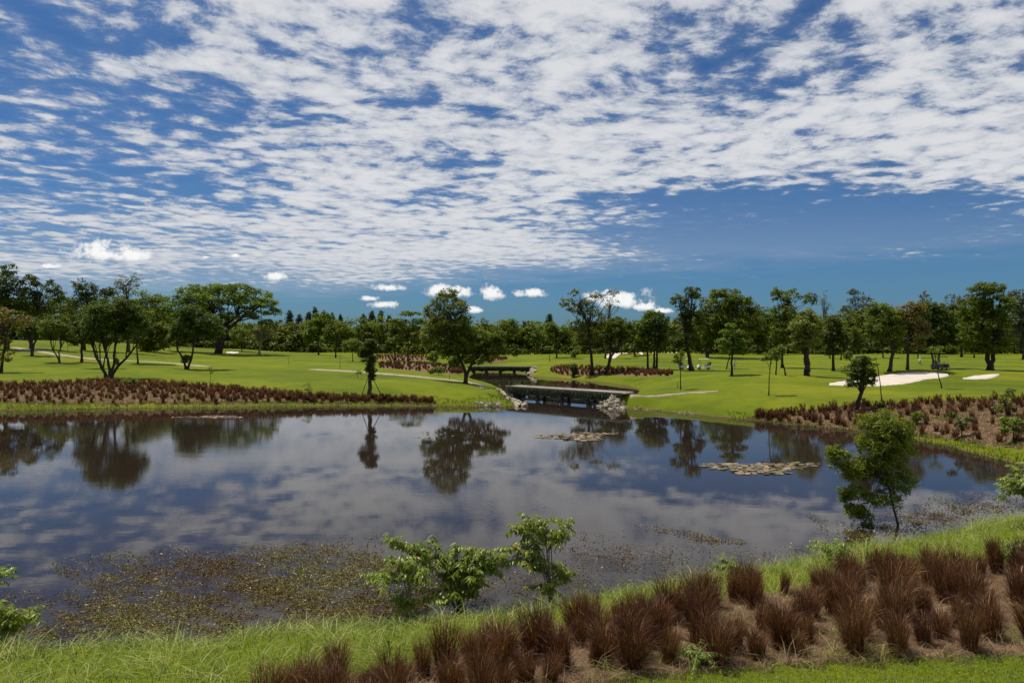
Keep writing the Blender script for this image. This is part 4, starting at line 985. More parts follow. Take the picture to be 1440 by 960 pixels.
rngc = np.random.default_rng(77)
def place_bed(places, phrase, group, limit, meshes, hmin, hmax, seeds=0.0, stuff_label=None, beyond=0):
    cand = [(r, x, y) for (r, x, y) in places if in_view(x, y)]
    extra = [(r, x, y) for (r, x, y) in places if not in_view(x, y) and in_view(x, y, beyond)] if beyond else []
    cand.sort(key=lambda c_: math.hypot(c_[1], c_[2]))
    keep, rest = cand[:limit], cand[limit:]
    rows = {}
    for c_ in keep: rows.setdefault(c_[0], []).append(c_)
    rk = sorted(rows)
    for ri, r in enumerate(rk):
        for i, (_, x, y) in enumerate(sorted(rows[r], key=lambda c_: c_[1] / c_[2])):
            o = link('fountain_grass_clump', meshes[rngc.integers(len(meshes))], None, (x, y, float(H(x, y)) + 0.02))
            h_ = rngc.uniform(hmin, hmax) * (1 if rngc.random() > 0.2 else rngc.uniform(0.55, 0.8))
            w_ = h_ * rngc.uniform(0.65, 1.12)
            o.scale = (w_, w_ * rngc.uniform(0.9, 1.1), h_); o.rotation_euler = (rngc.normal() * 0.10, rngc.normal() * 0.10, rngc.uniform(0, 6.28))
            tag(o, f'reddish-brown grass clump {ordw(i + 1)} from left in {ordw(ri + 1)} row {phrase}', 'grass clump', group, 'thing')
            if seeds and rngc.random() < seeds:
                for _ in range(rngc.integers(1, 3)):
                    q = link('seed_head', SEEDM, o); q.rotation_euler = (0, 0, rngc.uniform(0, 6.28)); q.scale = (1, 1, rngc.uniform(0.85, 1.05))
    if rest or extra: mass(rest + extra, stuff_label, group, hmin, hmax, CL_NEAR if beyond else None)

def mass(places, label, group, hmin, hmax, source=None):
    V = []; F = []; R = []; n = 0
    src = []
    for me in (source or CL_FAR):
        v = np.empty(len(me.vertices) * 3); me.vertices.foreach_get('co', v)
        f = np.empty(len(me.polygons) * 4, int); me.polygons.foreach_get('vertices', f)
        a = np.empty(len(me.vertices)); me.attributes['rnd'].data.foreach_get('value', a)
        src.append((v.reshape(-1, 3), f.reshape(-1, 4), a))
    for (_, x, y) in places:
        v, f, a = src[rngc.integers(len(src))]
        h_ = rngc.uniform(hmin, hmax); th = rngc.uniform(0, 6.28); w_ = h_ * rngc.uniform(0.8, 1.2)
        vx = (v[:, 0] * math.cos(th) - v[:, 1] * math.sin(th)) * w_ + x; vy = (v[:, 0] * math.sin(th) + v[:, 1] * math.cos(th)) * w_ + y
        V.append(np.stack([vx, vy, v[:, 2] * h_ + float(H(x, y)) + 0.02], 1)); F.append(f + n); R.append(np.clip(a + rngc.normal() * 0.08, 0, 1)); n += len(v)
    o = link('fountain_grass_mass', mesh_np('fountain_grass_mass', np.concatenate(V), np.concatenate(F), [M['purple_grass']], np.concatenate(R)))
    tag(o, label, 'grass clumps', kind='stuff')

def edges(poly):
    k = len(poly) // 2; return poly[:k], poly[k:][::-1]
a_, b_ = edges(BEDS['near'])
near_pl = rows_in(BEDS['near'], a_, b_, 7, 0.74, rngc, 0.24, 0.08)
a_, b_ = edges(BEDS['right'])
right_pl = rows_in(BEDS['right'], a_, b_, 10, 0.88, rngc, 0.34, 0.08)
a_, b_ = edges(BEDS['left'])
left_pl = rows_in(BEDS['left'], a_, b_, 14, 0.78, rngc, 0.3, 0.06)
place_bed(near_pl, 'up from the near lawn', 'reddish grass clumps in the near bed', 150, CL_NEAR, 0.6, 1.05, seeds=0.12, stuff_label='reddish grass clumps continuing the near bed past its right end', beyond=420)
nn = min(150, len([p for p in near_pl if in_view(p[1], p[2])]))
place_bed(right_pl, 'of the bed across the water right', 'reddish grass clumps in the right bank bed', 100, CL_MID, 0.55, 0.95, stuff_label='reddish grass clumps at the back of the right bank bed')
place_bed(left_pl, 'of the left far bank bed', 'reddish grass clumps in the left bank bed', 300 - nn - 100, CL_MID, 0.5, 0.82, stuff_label='reddish grass clumps filling the long bed on the left far bank')
print('clumps', len(near_pl), nn, len(right_pl), len(left_pl))
for key, nr_, lab in (('mid_a', 4, 'reddish grass clumps in the upper small bed left of the bridge'), ('mid_b', 6, 'reddish grass clumps in the middle bed left of the bridge'), ('mid_c', 6, 'reddish grass clumps in the long bed beyond the pond'), ('mid_d', 3, 'reddish grass clumps in the tiny bed beside the far bridge')):
    a_, b_ = edges(BEDS[key]); pl = rows_in(BEDS[key], a_, b_, nr_ + 2, 0.95, rngc, 0.3, 0.03)
    mass(pl, lab, None, 0.65, 0.95)

# ------------------------------------------------------------------ near grass, straw, lawn blades
def scatter_px(n, poly_px_, rng):
    P = np.array(poly_px_, float); x0, y0 = P.min(0); x1, y1 = P.max(0)
    out = []
    while sum(len(o_) for o_ in out) < n:
        q = np.stack([rng.uniform(x0, x1, n * 2), rng.uniform(y0, y1, n * 2)], 1)
        out.append(q[sdist(P, q[:, 0], q[:, 1]) < 0])
    return np.concatenate(out)[:n]

def tall_grass():
    rng = np.random.default_rng(21)
    # world-space strip along the near shore
    n = 150000
    X = rng.uniform(-17, 28, n); Y = rng.uniform(5, 32, n)
    d = sdist(LAKE, X, Y); db = sdist(BEDS['near'], X, Y)
    near = Y < 16 + 0.48 * (X + 14)
    nz = wob(X, Y, 0.8, 4.0) * 0.25
    lim = np.where(X < -3.5, 12.0, 30)
    k = near & (d > -0.25 + nz * 0.5) & (db > -0.15 + nz * 0.7) & (d < lim) & (np.abs(X) < 0.8 * Y + 1.5)
    # not on the mown lawn below the bed
    k &= ~((Y < np.interp(X, BEDS['near'][:, 0][220:][::-1], BEDS['near'][:, 1][220:][::-1])) & (X > -3.2))
    X, Y, d = X[k], Y[k], d[k]
    # thinner density far away
    keep = rng.random(len(X)) < np.clip(1.0 * (1 + 0 * X), 0, 1)
    X, Y, d = X[keep], Y[keep], d[keep]
    P = np.stack([X, Y, np.maximum(H(X, Y), -0.05) - 0.02], 1)
    m_ = len(P)
    patchy = 0.5 + 0.5 * np.clip(wob(X, Y, 0.55, 7.0), -1, 1)
    hg = rng.uniform(0.12, 0.42, m_) * (0.6 + 0.75 * patchy) * np.where(rng.random(m_) > 0.985, 1.8, 1)
    V, F, k2 = blades(P, hg, rng.uniform(0.009, 0.02, m_), rng.uniform(0.15, 2.0, m_), rng, 4, 1.1)
    R = np.repeat(np.clip(rng.normal(0.5, 0.27, m_) + (patchy - 0.5) * 0.35 + (rng.random(m_) > 0.97) * 0.4, 0, 1), k2)
    o = link('tall_grass', mesh_np('tall_grass', V, F, [M['tall_grass']], R)); tag(o, 'bright tall bank grass between the water and the near bed', 'grass', kind='stuff')
    print('tall grass', m_)
tall_grass()

def lawn_blades():
    rng = np.random.default_rng(22); n = 120000
    X = rng.uniform(-3, 12, n); Y = rng.uniform(8.0, 12.5, n)
    db = sdist(BEDS['near'], X, Y)
    yl = np.interp(X, BEDS['near'][:, 0][220:][::-1], BEDS['near'][:, 1][220:][::-1])
    k = (Y < yl + 0.2 * wob(X, Y, 0.3, 1.0) * 0.5 + 0.1) & (np.abs(X) < 0.8 * Y + 0.5)
    X, Y = X[k], Y[k]; m_ = len(X)
    P = np.stack([X, Y, H(X, Y) - 0.005], 1)
    V, F, k2 = blades(P, rng.uniform(0.025, 0.075, m_), 0.008, rng.uniform(0.2, 1.4, m_), rng, 2)
    o = link('lawn_grass', mesh_np('lawn_grass', V, F, [M['tall_grass']], np.repeat(np.clip(rng.normal(0.42, 0.2, m_), 0, 1), k2))); tag(o, 'short mown grass in front of the near bed', 'grass', kind='stuff')
lawn_blades()

def straw():
    rng = np.random.default_rng(23); n = 150000
    P0 = BEDS['near']; X = rng.uniform(-5, 24, n); Y = rng.uniform(6, 27, n)
    k = (sdist(P0, X, Y) < 0.05) & (np.abs(X) < 0.8 * Y + 1)
    X, Y = X[k], Y[k]; m_ = len(X)
    P = np.stack([X, Y, H(X, Y) + 0.03], 1)
    tuft = np.clip(wob(X, Y, 0.27, 9.0), 0, 1.3) ** 1.5
    V, F, k2 = blades(P, rng.uniform(0.05, 0.18, m_) * (1 + 1.6 * tuft), rng.uniform(0.005, 0.010, m_), rng.uniform(0.4, 2.6, m_), rng, 2)
    g = (wob(X, Y, 0.5, 5.0) > 0.75) & (rng.random(m_) > 0.3)
    o = link('dry_straw', mesh_np('dry_straw', V, F, [M['straw']], np.repeat(rng.random(m_), k2))); tag(o, 'dry straw litter on the soil of the near bed', 'straw', kind='stuff')
    X, Y = X[g], Y[g]; m_ = len(X)
    P = np.stack([X, Y, H(X, Y) + 0.02], 1)
    V, F, k2 = blades(P, rng.uniform(0.05, 0.16, m_), 0.016, rng.uniform(0.3, 1.4, m_), rng, 2)
    o = link('green_weeds', mesh_np('green_weeds', V, F, [M['tall_grass']], np.repeat(np.clip(rng.normal(0.4, 0.2, m_), 0, 1), k2))); tag(o, 'patches of low green weeds between the near bed clumps', 'weeds', kind='stuff')
straw()

def far_litter():
    rng = np.random.default_rng(26)
    for key, n, lab, lab2 in (('right', 26000, 'dry litter and stalks on the soil of the right bank bed', 'scattered green weeds in the right bank bed'), ('left', 26000, 'dry litter and stalks on the soil of the left bank bed', 'scattered green weeds in the left bank bed')):
        P0 = BEDS[key]; x0, y0 = P0.min(0); x1, y1 = P0.max(0)
        X = rng.uniform(x0, x1, n * 2); Y = rng.uniform(y0, y1, n * 2); k = sdist(P0, X, Y) < 0.1; X, Y = X[k][:n], Y[k][:n]
        P = np.stack([X, Y, H(X, Y) + 0.02], 1)
        g = (wob(X, Y, 1.3, 5.0) > 0.85) | (sdist(P0, X, Y) > -0.5) & (rng.random(len(X)) > 0.4)
        for sel, mt, nm, lb, h_ in ((~g, 'straw', 'dry_straw', lab, 0.22), (g, 'shore_grass', 'green_weeds', lab2, 0.32)):
            m_ = int(sel.sum())
            V, F, k2 = blades(P[sel], rng.uniform(0.08, h_, m_), 0.045, rng.uniform(0.3, 2.2, m_), rng, 2)
            tag(link(nm, mesh_np(nm, V, F, [M[mt]], np.repeat(np.clip(rng.normal(0.35, 0.25, m_), 0, 1), k2))), lb, 'litter' if mt == 'straw' else 'weeds', kind='stuff')
far_litter()

def shore_grass():
    rng = np.random.default_rng(24); n = 150000
    X = rng.uniform(-62, 42, n); Y = rng.uniform(34, 86, n)
    d = sdist(LAKE, X, Y); near = Y < 16 + 0.48 * (X + 14)
    w = np.where(X > 12, 1.6, 3.2)
    k = (~near) & (d > -0.25) & (d < w * (0.7 + 0.3 * wob(X, Y, 1.1, 1))) & (sdist(BEDS['left'], X, Y) > -0.3) & (sdist(BEDS['right'], X, Y) > -0.3) & (np.abs(X) < 0.8 * Y)
    k &= (X < 0.2) | (X > 20)
    X, Y = X[k], Y[k]; m_ = len(X)
    P = np.stack([X, Y, np.maximum(H(X, Y), -0.03) - 0.02], 1)
    V, F, k2 = blades(P, rng.uniform(0.12, 0.4, m_), 0.06, rng.uniform(0.2, 1.1, m_), rng, 2)
    o = link('shore_grass', mesh_np('shore_grass', V, F, [M['shore_grass']], np.repeat(np.clip(rng.normal(0.35, 0.25, m_), 0, 1), k2))); tag(o, 'rough green grass fringe along the far water edge', 'grass', kind='stuff')
    print('shore grass', m_)
shore_grass()

# ------------------------------------------------------------------ water plants
def weeds(name, label, regions, n, seed, size=(0.04, 0.10)):
    rng = np.random.default_rng(seed)
    Cs = []
    for (poly, w) in regions:
        q = scatter_px(int(n * w), poly, rng)
        q = q[rng.random(len(q)) < np.clip(0.12 - sdist(np.array(poly, float), q[:, 0], q[:, 1]) / 30.0, 0, 1)]
        Y = CAMZ * FPX / (q[:, 1] - 480); X = (q[:, 0] - 720) / FPX * Y
        Cs.append(np.stack([X, Y], 1))
    C = np.concatenate(Cs)
    dens = 0.5 + 0.2 * wob(C[:, 0], C[:, 1] * 1.8, 0.9, seed) + 0.2 * wob(C[:, 0] + C[:, 1], C[:, 1] * 1.5 - C[:, 0] * 0.6, 0.33, seed + 2) + 0.22 * wob(C[:, 1], C[:, 0], 0.13, seed + 3)
    k = rng.random(len(C)) < np.clip(dens, 0.04, 1) ** 2.0
    k &= sdist(LAKE, C[:, 0], C[:, 1]) < 0.1
    C = C[k]; m_ = len(C)
    up = rng.random(m_)
    Z = np.where(up > 0.62, rng.uniform(0.0, 0.13, m_), rng.uniform(0.003, 0.012, m_))
    P = np.stack([C[:, 0], C[:, 1], Z], 1)
    N = unit(np.where((up > 0.62)[:, None], rng.normal(size=(m_, 3)) * 0.8 + [0, 0, 0.5], rng.normal(size=(m_, 3)) * 0.06 + [0, 0, 1]))
    L_ = rng.uniform(*size, m_) * (0.6 + C[:, 1] / 50)
    V, F = leaf_cards(P, L_, L_ * 0.38, N, rng)
    red = wob(C[:, 0], C[:, 1], 1.6, seed + 5) * 0.13
    R = np.clip(rng.normal(0.42, 0.2, m_) - red + (rng.random(m_) > 0.94) * 0.5, 0, 1)
    o = link(name, mesh_np(name, V, F, [M['weed']], np.repeat(R, 4))); tag(o, label, 'water weeds', kind='stuff')
weeds('water_weeds', 'olive and rusty water weeds spreading off the left near shore', [([(60, 795), (150, 775), (300, 768), (420, 762), (520, 775), (600, 800), (620, 878), (400, 895), (250, 912), (40, 912), (80, 860), (130, 830)], 0.75),
      ([(300, 770), (430, 755), (540, 752), (620, 780), (700, 820), (640, 875), (400, 880)], 0.2), ([(0, 830), (120, 830), (120, 905), (0, 905)], 0.05)], 210000, 31)
weeds('water_weeds', 'thin scatter of water weeds off the middle near shore', [([(700, 770), (830, 745), (1000, 765), (1150, 762), (1170, 785), (960, 815), (780, 850), (640, 875)], 0.62), ([(885, 737), (930, 740), (1015, 757), (1060, 764), (1010, 766), (930, 750)], 0.38)], 34000, 32)
weeds('water_weeds', 'rusty water weeds around the young tree off the right near shore', [([(1130, 718), (1180, 735), (1280, 705), (1330, 690), (1470, 700), (1470, 722), (1290, 755), (1170, 770)], 1.0)], 36000, 33)

def lily(label, cx, cy, rx, ry, n, seed, r=(0.13, 0.28)):
    rng = np.random.default_rng(seed); mb_V = []; F = []; R = []; k = 0
    pts = []
    for _ in range(n * 6):
        if len(pts) >= n: break
        a = rng.uniform(0, 6.28); q = math.sqrt(rng.random()) ** 0.8
        q *= 0.78 + 0.25 * math.sin(3 * a + seed) + 0.12 * math.sin(7 * a)
        x = cx + rx * q * math.cos(a) * rng.uniform(0.7, 1.3); y = cy + ry * q * math.sin(a) * rng.uniform(0.9, 1.15)
        X, Y = wz0(x, y)
        if all((X - p_[0]) ** 2 + (Y - p_[1]) ** 2 > 0.10 for p_ in pts[-400:]): pts.append((X, Y))
    for (X, Y) in pts:
        rr = rng.uniform(*r); th0 = rng.uniform(0, 6.28); tilt = rng.normal(size=2) * 0.06; m_ = 12
        th = th0 + np.linspace(0.15, 6.13, m_)
        vx = np.concatenate([[0], np.cos(th)]) * rr; vy = np.concatenate([[0], np.sin(th)]) * rr
        vz = 0.015 + vx * tilt[0] + vy * tilt[1]; vz[1:] += 0.012 + rng.random(m_) * 0.02 + (rng.random() > 0.9) * 0.04
        mb_V.append(np.stack([X + vx, Y + vy, np.maximum(vz, 0.006)], 1))
        F.append(np.array([(k, k + i, k + i + 1) for i in range(1, m_)])); R.append(np.full(m_ + 1, rng.random())); k += m_ + 1
    o = link('lily_pads', mesh_np('lily_pads', np.concatenate(mb_V), np.concatenate(F), [M['lily']], np.concatenate(R))); tag(o, label, 'lily pads', kind='stuff')
M['lily'] = leaf_mat('lily', [(0, (0.075, 0.045, 0.02)), (0.35, (0.13, 0.115, 0.035)), (0.7, (0.22, 0.165, 0.075)), (1, (0.34, 0.23, 0.15))], 0.1, 0.35, 0.02, 0.5)
lily('raft of bronze lily pads nearest the young tree', 1070, 658, 74, 9, 330, 41)
lily('raft of bronze lily pads in front of the near bridge', 812, 614, 50, 6, 230, 42)
lily('thin raft of brown lily pads below the left bed', 298, 586.5, 42, 2.2, 130, 43)
lily('few dark scattered pads reflecting the bridge tree', 605, 612, 30, 7, 14, 44, (0.10, 0.18))

# ------------------------------------------------------------------ bridges
def bridge(A, B, label, z=DECK_Z, width=2.2, seed=1, weir=True):
    A = Vector((*A, 0)); B = Vector((*B, 0)); d = (B - A); L_ = d.length; d.normalize(); nrm = Vector((-d.y, d.x, 0))     # nrm points away from the camera
    ang = math.atan2(d.y, d.x)
    root = empty('footbridge', (A.x, A.y, 0), label, 'bridge', rz=ang)
    rng = np.random.default_rng(seed)
    x0, x1 = -1.1, L_ + 1.1
    m_ = MB()
    m_.box(((x0 + x1) / 2, width / 2, z - 0.07), (x1 - x0, width, 0.14)); link('deck', m_.mesh('deck', M['path']), root)
    for yy in (0.07, width - 0.07):
        m_ = MB(); m_.box(((x0 + x1) / 2, yy, z + 0.035), (x1 - x0, 0.16, 0.065)); link('kerb', m_.mesh('kerb', M['concrete']), root)
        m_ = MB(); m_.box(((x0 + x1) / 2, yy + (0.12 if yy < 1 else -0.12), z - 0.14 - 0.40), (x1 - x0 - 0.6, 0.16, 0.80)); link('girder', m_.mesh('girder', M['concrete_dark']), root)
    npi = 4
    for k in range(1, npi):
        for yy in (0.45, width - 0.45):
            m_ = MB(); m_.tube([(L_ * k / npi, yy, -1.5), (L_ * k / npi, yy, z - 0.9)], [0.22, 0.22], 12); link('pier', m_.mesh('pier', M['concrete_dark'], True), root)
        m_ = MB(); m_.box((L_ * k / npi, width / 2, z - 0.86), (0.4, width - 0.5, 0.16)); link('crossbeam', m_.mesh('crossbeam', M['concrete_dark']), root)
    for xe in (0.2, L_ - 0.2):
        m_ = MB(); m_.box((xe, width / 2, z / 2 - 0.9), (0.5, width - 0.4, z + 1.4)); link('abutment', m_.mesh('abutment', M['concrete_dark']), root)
    if weir:
        m_ = MB(); m_.box((L_ / 2, width + 0.6, -0.4), (L_ - 0.5, 0.35, 1.35)); link('reflection_blocker', m_.mesh('reflection_blocker', M['concrete_dark']), root)  # low dark wall added to hide the sky reflection seen under the deck
    # hanging creeper on both faces
    for face, yy in enumerate((-0.05, width + 0.05)):
        n = 5200
        x = rng.uniform(x0 + 0.4, x1 - 0.4, n); dep = rng.random(n) ** 0.8 * (0.55 + 0.45 * (0.5 + 0.5 * np.sin(x * 2.1) * np.cos(x * 0.7 + 1))) * 1.05
        C = np.stack([x, yy + rng.normal(size=n) * 0.05 * (-1 if face == 0 else 1), z - 0.06 - dep], 1)
        N = unit(np.array([0, -1.0 if face == 0 else 1.0, 0.4]) + rng.normal(size=(n, 3)) * 0.5)
        ls = rng.uniform(0.09, 0.2, n) * (1.0 if A.y < 100 else 1.6)
        V, F = leaf_cards(C, ls, ls * 0.5, N, rng, 0.8)
        link('creeper', mesh_np('creeper', V, F, [M['vine']], np.repeat(np.clip(rng.normal(0.45, 0.25, n), 0, 1), 4)), root)
    if weir:
        for (wx, wl) in ((0.16, 3.0), (0.80, 1.8)):
            m_ = MB(); m_.box((L_ * wx, 0.9, 0.03), (wl, 0.3, 0.16)); link('weir_sill', m_.mesh('weir_sill', M['concrete']), root)
        m_ = MB(); m_.box((L_ * 0.84, 0.8, 0.35), (0.13, 0.13, 0.8)); link('gauge_post', m_.mesh('gauge_post', M['white_paint']), root)
        m_ = MB(); m_.box((L_ * 0.40, 1.4, 0.22), (0.9, 0.5, 0.14)); m_.box((L_ * 0.40, 1.5, 0.38), (0.25, 0.25, 0.35)); link('float', m_.mesh('float', M['white_paint']), root)
    return root
bridge(BR_A, BR_B, 'low concrete bridge hung with dark creeper between pale rocks, nearer the lake')
bridge(BR2_A, BR2_B, 'second creeper-hung bridge further up the pond, behind the olive-topped tree', seed=2, weir=False)

def riprap(label, line, n, seed, smin, smax, spread):
    rng = np.random.default_rng(seed); mb = MB()
    import bmesh
    bm = bmesh.new(); bmesh.ops.create_icosphere(bm, subdivisions=2, radius=1); bv = np.array([v.co[:] for v in bm.verts]); bf = np.array([[v.index for v in f.verts] for f in bm.faces]); bm.free()
    line = np.array(line, float)
    for _ in range(n):
        u = rng.random() * (len(line) - 1); i = int(u); p_ = line[i] * (1 - (u - i)) + line[i + 1] * (u - i)
        x, y = p_[0] + rng.normal() * spread, p_[1] + rng.normal() * spread
        s_ = rng.uniform(smin, smax)
        q = bv * (1 + 0.22 * np.sin(bv @ rng.normal(size=(3, 3)) * 2.2).sum(1)[:, None] * 0.5)
        ax = rng.normal(size=(3, 3)); Q, _r = np.linalg.qr(ax)
        q = (q * [1, rng.uniform(0.6, 0.9), rng.uniform(0.4, 0.7)]) @ Q * s_
        q = np.round(q / (s_ * 0.22)) * (s_ * 0.22) * 0.5 + q * 0.5
        mb.add(q + [x, y, max(float(H(x, y)), -0.1) + s_ * 0.15], bf, rng.random())
    o = link('rock_riprap', mb.mesh('rock_riprap', M['rock'])); tag(o, label, 'rocks', kind='stuff')
riprap('pale boulders piled at the left foot of the near bridge', [(-1.3, 84.0), (-0.6, 81.5), (-0.1, 79), (0.5, 76.5), (0.9, 74.2)], 80, 1, 0.2, 0.48, 0.4)
riprap('pale rock slope at the right end of the near bridge', [(11.4, 72.6), (10.9, 72.6), (10.3, 72.8), (9.6, 73.3), (10.4, 72.0), (11.0, 71.2), (11.6, 70.6)], 90, 2, 0.12, 0.32, 0.42)
riprap('scattered small stones along the right water edge past the bridge', [wz0(*q) for q in [(868, 573), (900, 575), (940, 579), (980, 583)]], 50, 3, 0.05, 0.16, 0.22)
riprap('rocks at the right end of the far bridge', [(3.9, 148), (4.2, 145), (4.0, 142)], 40, 4, 0.25, 0.6, 0.5)
riprap('brown stones on the lawn shore left of the bridge rocks', [wz0(*q) for q in [(672, 570.5), (690, 571), (705, 571)]], 40, 5, 0.08, 0.25, 0.25)

# stakes propping the vine tree, thin marker poles
vb = G(520, 557)
for i, (dx, dy, lab) in enumerate([(-0.95, -0.2, 'thin stake leaning against the vine-covered tree from the left'), (1.4, 0.1, 'thick stake leaning against the vine-covered tree from the right')]):
    m_ = MB(); m_.tube([(dx, dy, -0.1), (dx * 0.1, dy * 0.3, 2.4)], [0.05, 0.04], 7)
    o = link('wooden_stake', m_.mesh('wooden_stake', M['wood'], True), None, vb); tag(o, lab, 'stake')
for (px, py, h_, lab) in [(478, 519, 2.8, 'thin dark marker pole on the left lawn beside the cart path'), (406, 512, 1.6, 'short dark marker post alone on the left fairway'), (95, 494, 2.6, 'dark post beyond the cart path between two small trees'), (632, 534, 0.9, 'short post beside the path near the olive-topped tree'), (953, 546, 0.9, 'short stub post beside the bright-crowned sapling')]:
    m_ = MB(); m_.tube([(0, 0, -0.1), (0.02, 0, h_ * 0.5), (0, 0, h_)], [0.045, 0.04, 0.035], 7)
    tag(link('marker_post', m_.mesh('marker_post', M['wood'], True), None, G(px, py)), lab, 'post')

# ------------------------------------------------------------------ golf carts
def golf_cart(label, px, py, rz, dark=False):
    b = G(px, py); r = empty('golf_cart', b, label, 'golf cart', 'golf carts on the fairways', rz)
    bodym = M['cart_dark'] if dark else M['white_paint']
    m_ = MB()
    # side profile extruded: front cowl, floor, seat box, rear bag well
    prof = [(-1.15, 0.30), (-1.15, 0.78), (-0.75, 0.82), (-0.70, 0.70), (-0.05, 0.70), (0.0, 0.36), (0.55, 0.34), (0.72, 0.80), (0.95, 0.84), (1.12, 0.60), (1.16, 0.30)]
    n = len(prof)
    V = [(x, -0.58, z) for x, z in prof] + [(x, 0.58, z) for x, z in prof]
    me = bpy.data.meshes.new('body'); me.from_pydata(V, [], [tuple(range(n))[::-1], tuple(range(n, 2 * n))] + [(i, (i + 1) % n, n + (i + 1) % n, n + i) for i in range(n)]); me.materials.append(bodym)
    body = link('body', me, r); bv = body.modifiers.new('b', 'BEVEL'); bv.width = 0.03; bv.segments = 2
    m_ = MB(); m_.box((-0.42, 0, 0.77), (0.55, 1.02, 0.14)); m_.box((-0.72, 0, 1.0), (0.12, 1.02, 0.42)); link('seat', m_.mesh('seat', M['cart_seat']), r)
    m_ = MB(); m_.box((-0.05, 0, 1.86), (1.75, 1.16, 0.07)); m_.box((-0.05, 0, 1.905), (1.5, 0.98, 0.04)); link('canopy', m_.mesh('canopy', M['cart_dark'] if dark else M['white_paint']), r)
    for (x, xt) in ((-0.82, -0.86), (0.78, 0.62)):
        for y in (-0.53, 0.53):
            m_ = MB(); m_.tube([(x, y, 0.78), (xt, y, 1.84)], [0.02, 0.02], 6); link('post', m_.mesh('post', M['metal']), r)
    m_ = MB(); m_.tube([(0.72, -0.25, 0.75), (0.42, -0.25, 1.08)], [0.02, 0.02], 6)
    th = np.linspace(0, 2 * math.pi, 13); m_.tube(np.stack([0.42 + 0.08 * np.sin(th), -0.25 + 0.17 * np.cos(th), 1.08 + 0.14 * np.sin(th)], 1), 0.014, 5); link('steering_wheel', m_.mesh('steering_wheel', M['cart_dark']), r)
    for x in (-0.75, 0.78):
        for y in (-0.52, 0.52):
            m_ = MB(); m_.tube([(x, y - 0.09, 0.23), (x, y + 0.09, 0.23)], [0.23, 0.23], 16); w = link('wheel', m_.mesh('wheel', M['rubber'], False), r)
            m_ = MB(); m_.tube([(x, y - 0.10, 0.23), (x, y + 0.10, 0.23)], [0.11, 0.11], 10); link('hub', m_.mesh('hub', M['white_paint']), w)
    m_ = MB()
    for y in (-0.25, 0.22): m_.tube([(-1.02, y, 0.55), (-1.12, y, 1.35)], [0.14, 0.12], 8)
    link('golf_bags', m_.mesh('golf_bags', M['cart_dark']), r)
golf_cart('white golf cart half hidden behind the leaning tree trunk', 964, 519.5, 0.15)
golf_cart('white-roofed golf cart standing clear just right of the leaning trunk', 990, 519.5, math.pi - 0.1)
golf_cart('dark golf cart parked under the V-trunk tree behind the long bunker', 1322, 519.5, 0.3, True)

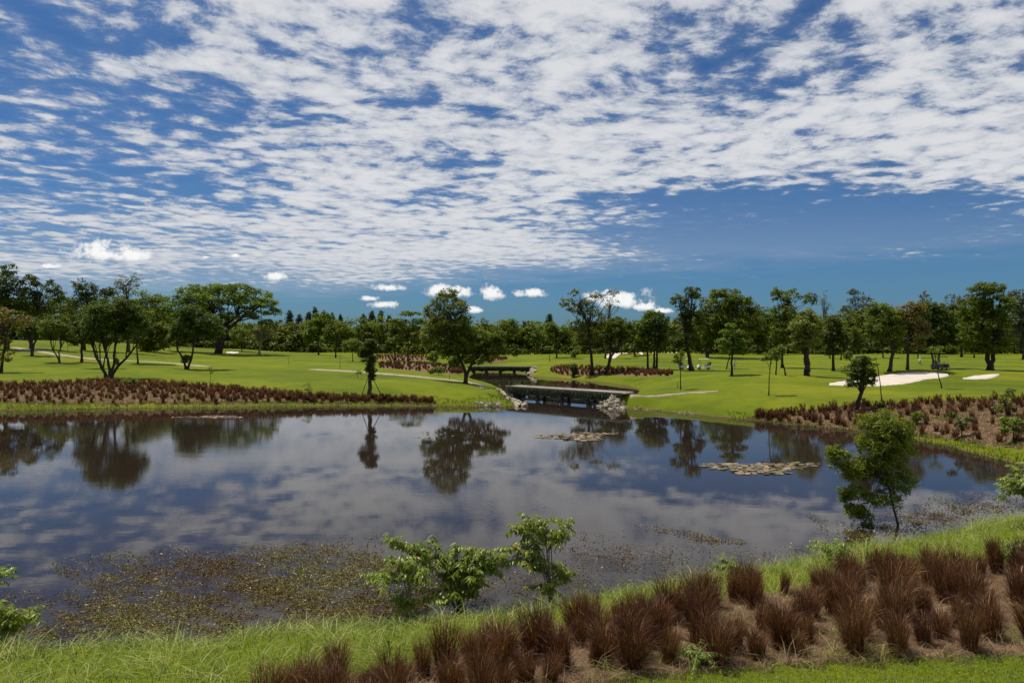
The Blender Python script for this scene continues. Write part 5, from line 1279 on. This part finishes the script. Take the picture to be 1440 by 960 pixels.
# ------------------------------------------------------------------ people
def person(label, px, py, rz, pose, shirt, legs):
    b = G(px, py)
    J = {'pel': (0, 0, 0.95), 'che': (0.02 * 1, 0, 1.30), 'nec': (0.03, 0, 1.50), 'hea': (0.05, 0, 1.64), 'top': (0.05, 0, 1.74)}
    if pose == 'walk':
        J.update({'hl': (0.0, 0.1, 0.92), 'kl': (0.20, 0.1, 0.50), 'al': (0.22, 0.1, 0.08), 'tl': (0.40, 0.1, 0.04), 'hr': (0, -0.1, 0.92), 'kr': (-0.05, -0.1, 0.50), 'ar': (-0.32, -0.1, 0.14), 'tr': (-0.18, -0.1, 0.04)})
        J.update({'sl': (0.03, 0.2, 1.42), 'el': (-0.10, 0.24, 1.15), 'wl': (0.02, 0.24, 0.93), 'sr': (0.03, -0.2, 1.42), 'er': (0.08, -0.24, 1.14), 'wr': (0.28, -0.22, 1.02)})
    else:
        J.update({'che': (0.12, 0, 1.28), 'nec': (0.20, 0, 1.47), 'hea': (0.26, 0, 1.58), 'top': (0.30, 0, 1.67)})
        J.update({'hl': (0.0, 0.11, 0.92), 'kl': (0.06, 0.16, 0.50), 'al': (0.0, 0.20, 0.08), 'tl': (0.18, 0.22, 0.04), 'hr': (0, -0.11, 0.92), 'kr': (0.06, -0.16, 0.50), 'ar': (0, -0.20, 0.08), 'tr': (0.18, -0.22, 0.04)})
        J.update({'sl': (0.16, 0.2, 1.40), 'el': (0.30, 0.16, 1.15), 'wl': (0.42, 0.03, 0.98), 'sr': (0.16, -0.2, 1.40), 'er': (0.30, -0.16, 1.15), 'wr': (0.42, -0.03, 0.95)})
    for s_ in 'lr':
        w, e = Vector(J['w' + s_]), Vector(J['e' + s_]); d = (w - e).normalized(); J['p' + s_] = tuple(w + d * 0.09)
    R = {'pel': 0.15, 'che': 0.155, 'nec': 0.06, 'hea': 0.10, 'top': 0.08, 'h': 0.10, 'k': 0.06, 'a': 0.042, 't': 0.035, 's': 0.065, 'e': 0.042, 'w': 0.028, 'p': 0.035}
    E = [('pel', 'che'), ('che', 'nec'), ('nec', 'hea'), ('hea', 'top')] + [(a + s_, c + s_) for s_ in 'lr' for a, c in (('h', 'k'), ('k', 'a'), ('a', 't'), ('s', 'e'), ('e', 'w'), ('w', 'p'))] + [('pel', 'hl'), ('pel', 'hr'), ('che', 'sl'), ('che', 'sr')]
    # fingers: five short chains per hand
    for s_ in 'lr':
        p_ = Vector(J['p' + s_]); d = (p_ - Vector(J['w' + s_])).normalized()
        for k in range(5):
            q = p_ + d * (0.07 if k else 0.04) + Vector((0, (k - 2) * 0.018, 0)); nm = f'f{k}{s_}'
            J[nm] = tuple(q); R[nm] = 0.009; E.append(('p' + s_, nm))
    names = list(J)
    me = bpy.data.meshes.new('person'); me.from_pydata([J[k] for k in names], [(names.index(a), names.index(c)) for a, c in E], [])
    o = link('person', me, None, b); o.rotation_euler = (0, 0, rz)
    sk = o.modifiers.new('skin', 'SKIN')
    for i, k in enumerate(names):
        r_ = R.get(k, R.get(k[0], 0.05)); me.skin_vertices[0].data[i].radius = (r_, r_)
    me.skin_vertices[0].data[names.index('pel')].use_root = True
    sb = o.modifiers.new('sub', 'SUBSURF'); sb.levels = 1; sb.render_levels = 2
    # clothing colours by height on the one body
    m_, t, bs, out = new_mat('person_surface')
    tc = t.new('ShaderNodeTexCoord'); sp = t.new('ShaderNodeSeparateXYZ'); t.l.new(tc.outputs['Object'], sp.inputs[0])
    z_ = sp.outputs[2]
    c = t.mix(t.m('GREATER_THAN', z_, 0.98), legs, shirt); c = t.mix(t.m('GREATER_THAN', z_, 1.49), c, (0.32, 0.18, 0.11)); c = t.mix(t.m('LESS_THAN', z_, 0.09), c, (0.6, 0.6, 0.6))
    t.l.new(c, bs.inputs['Base Color']); bs.inputs['Roughness'].default_value = 0.8
    me.materials.append(m_)
    tag(o, label, 'person')
    hb = MB(); h = J['hea']; tp = J['top']
    th = np.linspace(0, math.pi / 2, 6)
    hb.tube(np.stack([np.full(6, tp[0]), np.zeros(6), tp[2] - 0.03 + 0.10 * np.sin(th)], 1), np.maximum(0.115 * np.cos(th), 0.01), 12)
    hb.box((tp[0] + 0.11, 0, tp[2] - 0.02), (0.12, 0.16, 0.015)); link('cap', hb.mesh('cap', M['shirt'], True), o)
person('person in white shirt and dark trousers bending beside the layered tree', 1033, 519, 0.4, 'bend', (0.75, 0.75, 0.74), (0.45, 0.45, 0.44))
person('person in white shirt walking on the fairway behind the long bunker', 1294, 513.5, 2.9, 'walk', (0.75, 0.75, 0.74), (0.08, 0.08, 0.10))
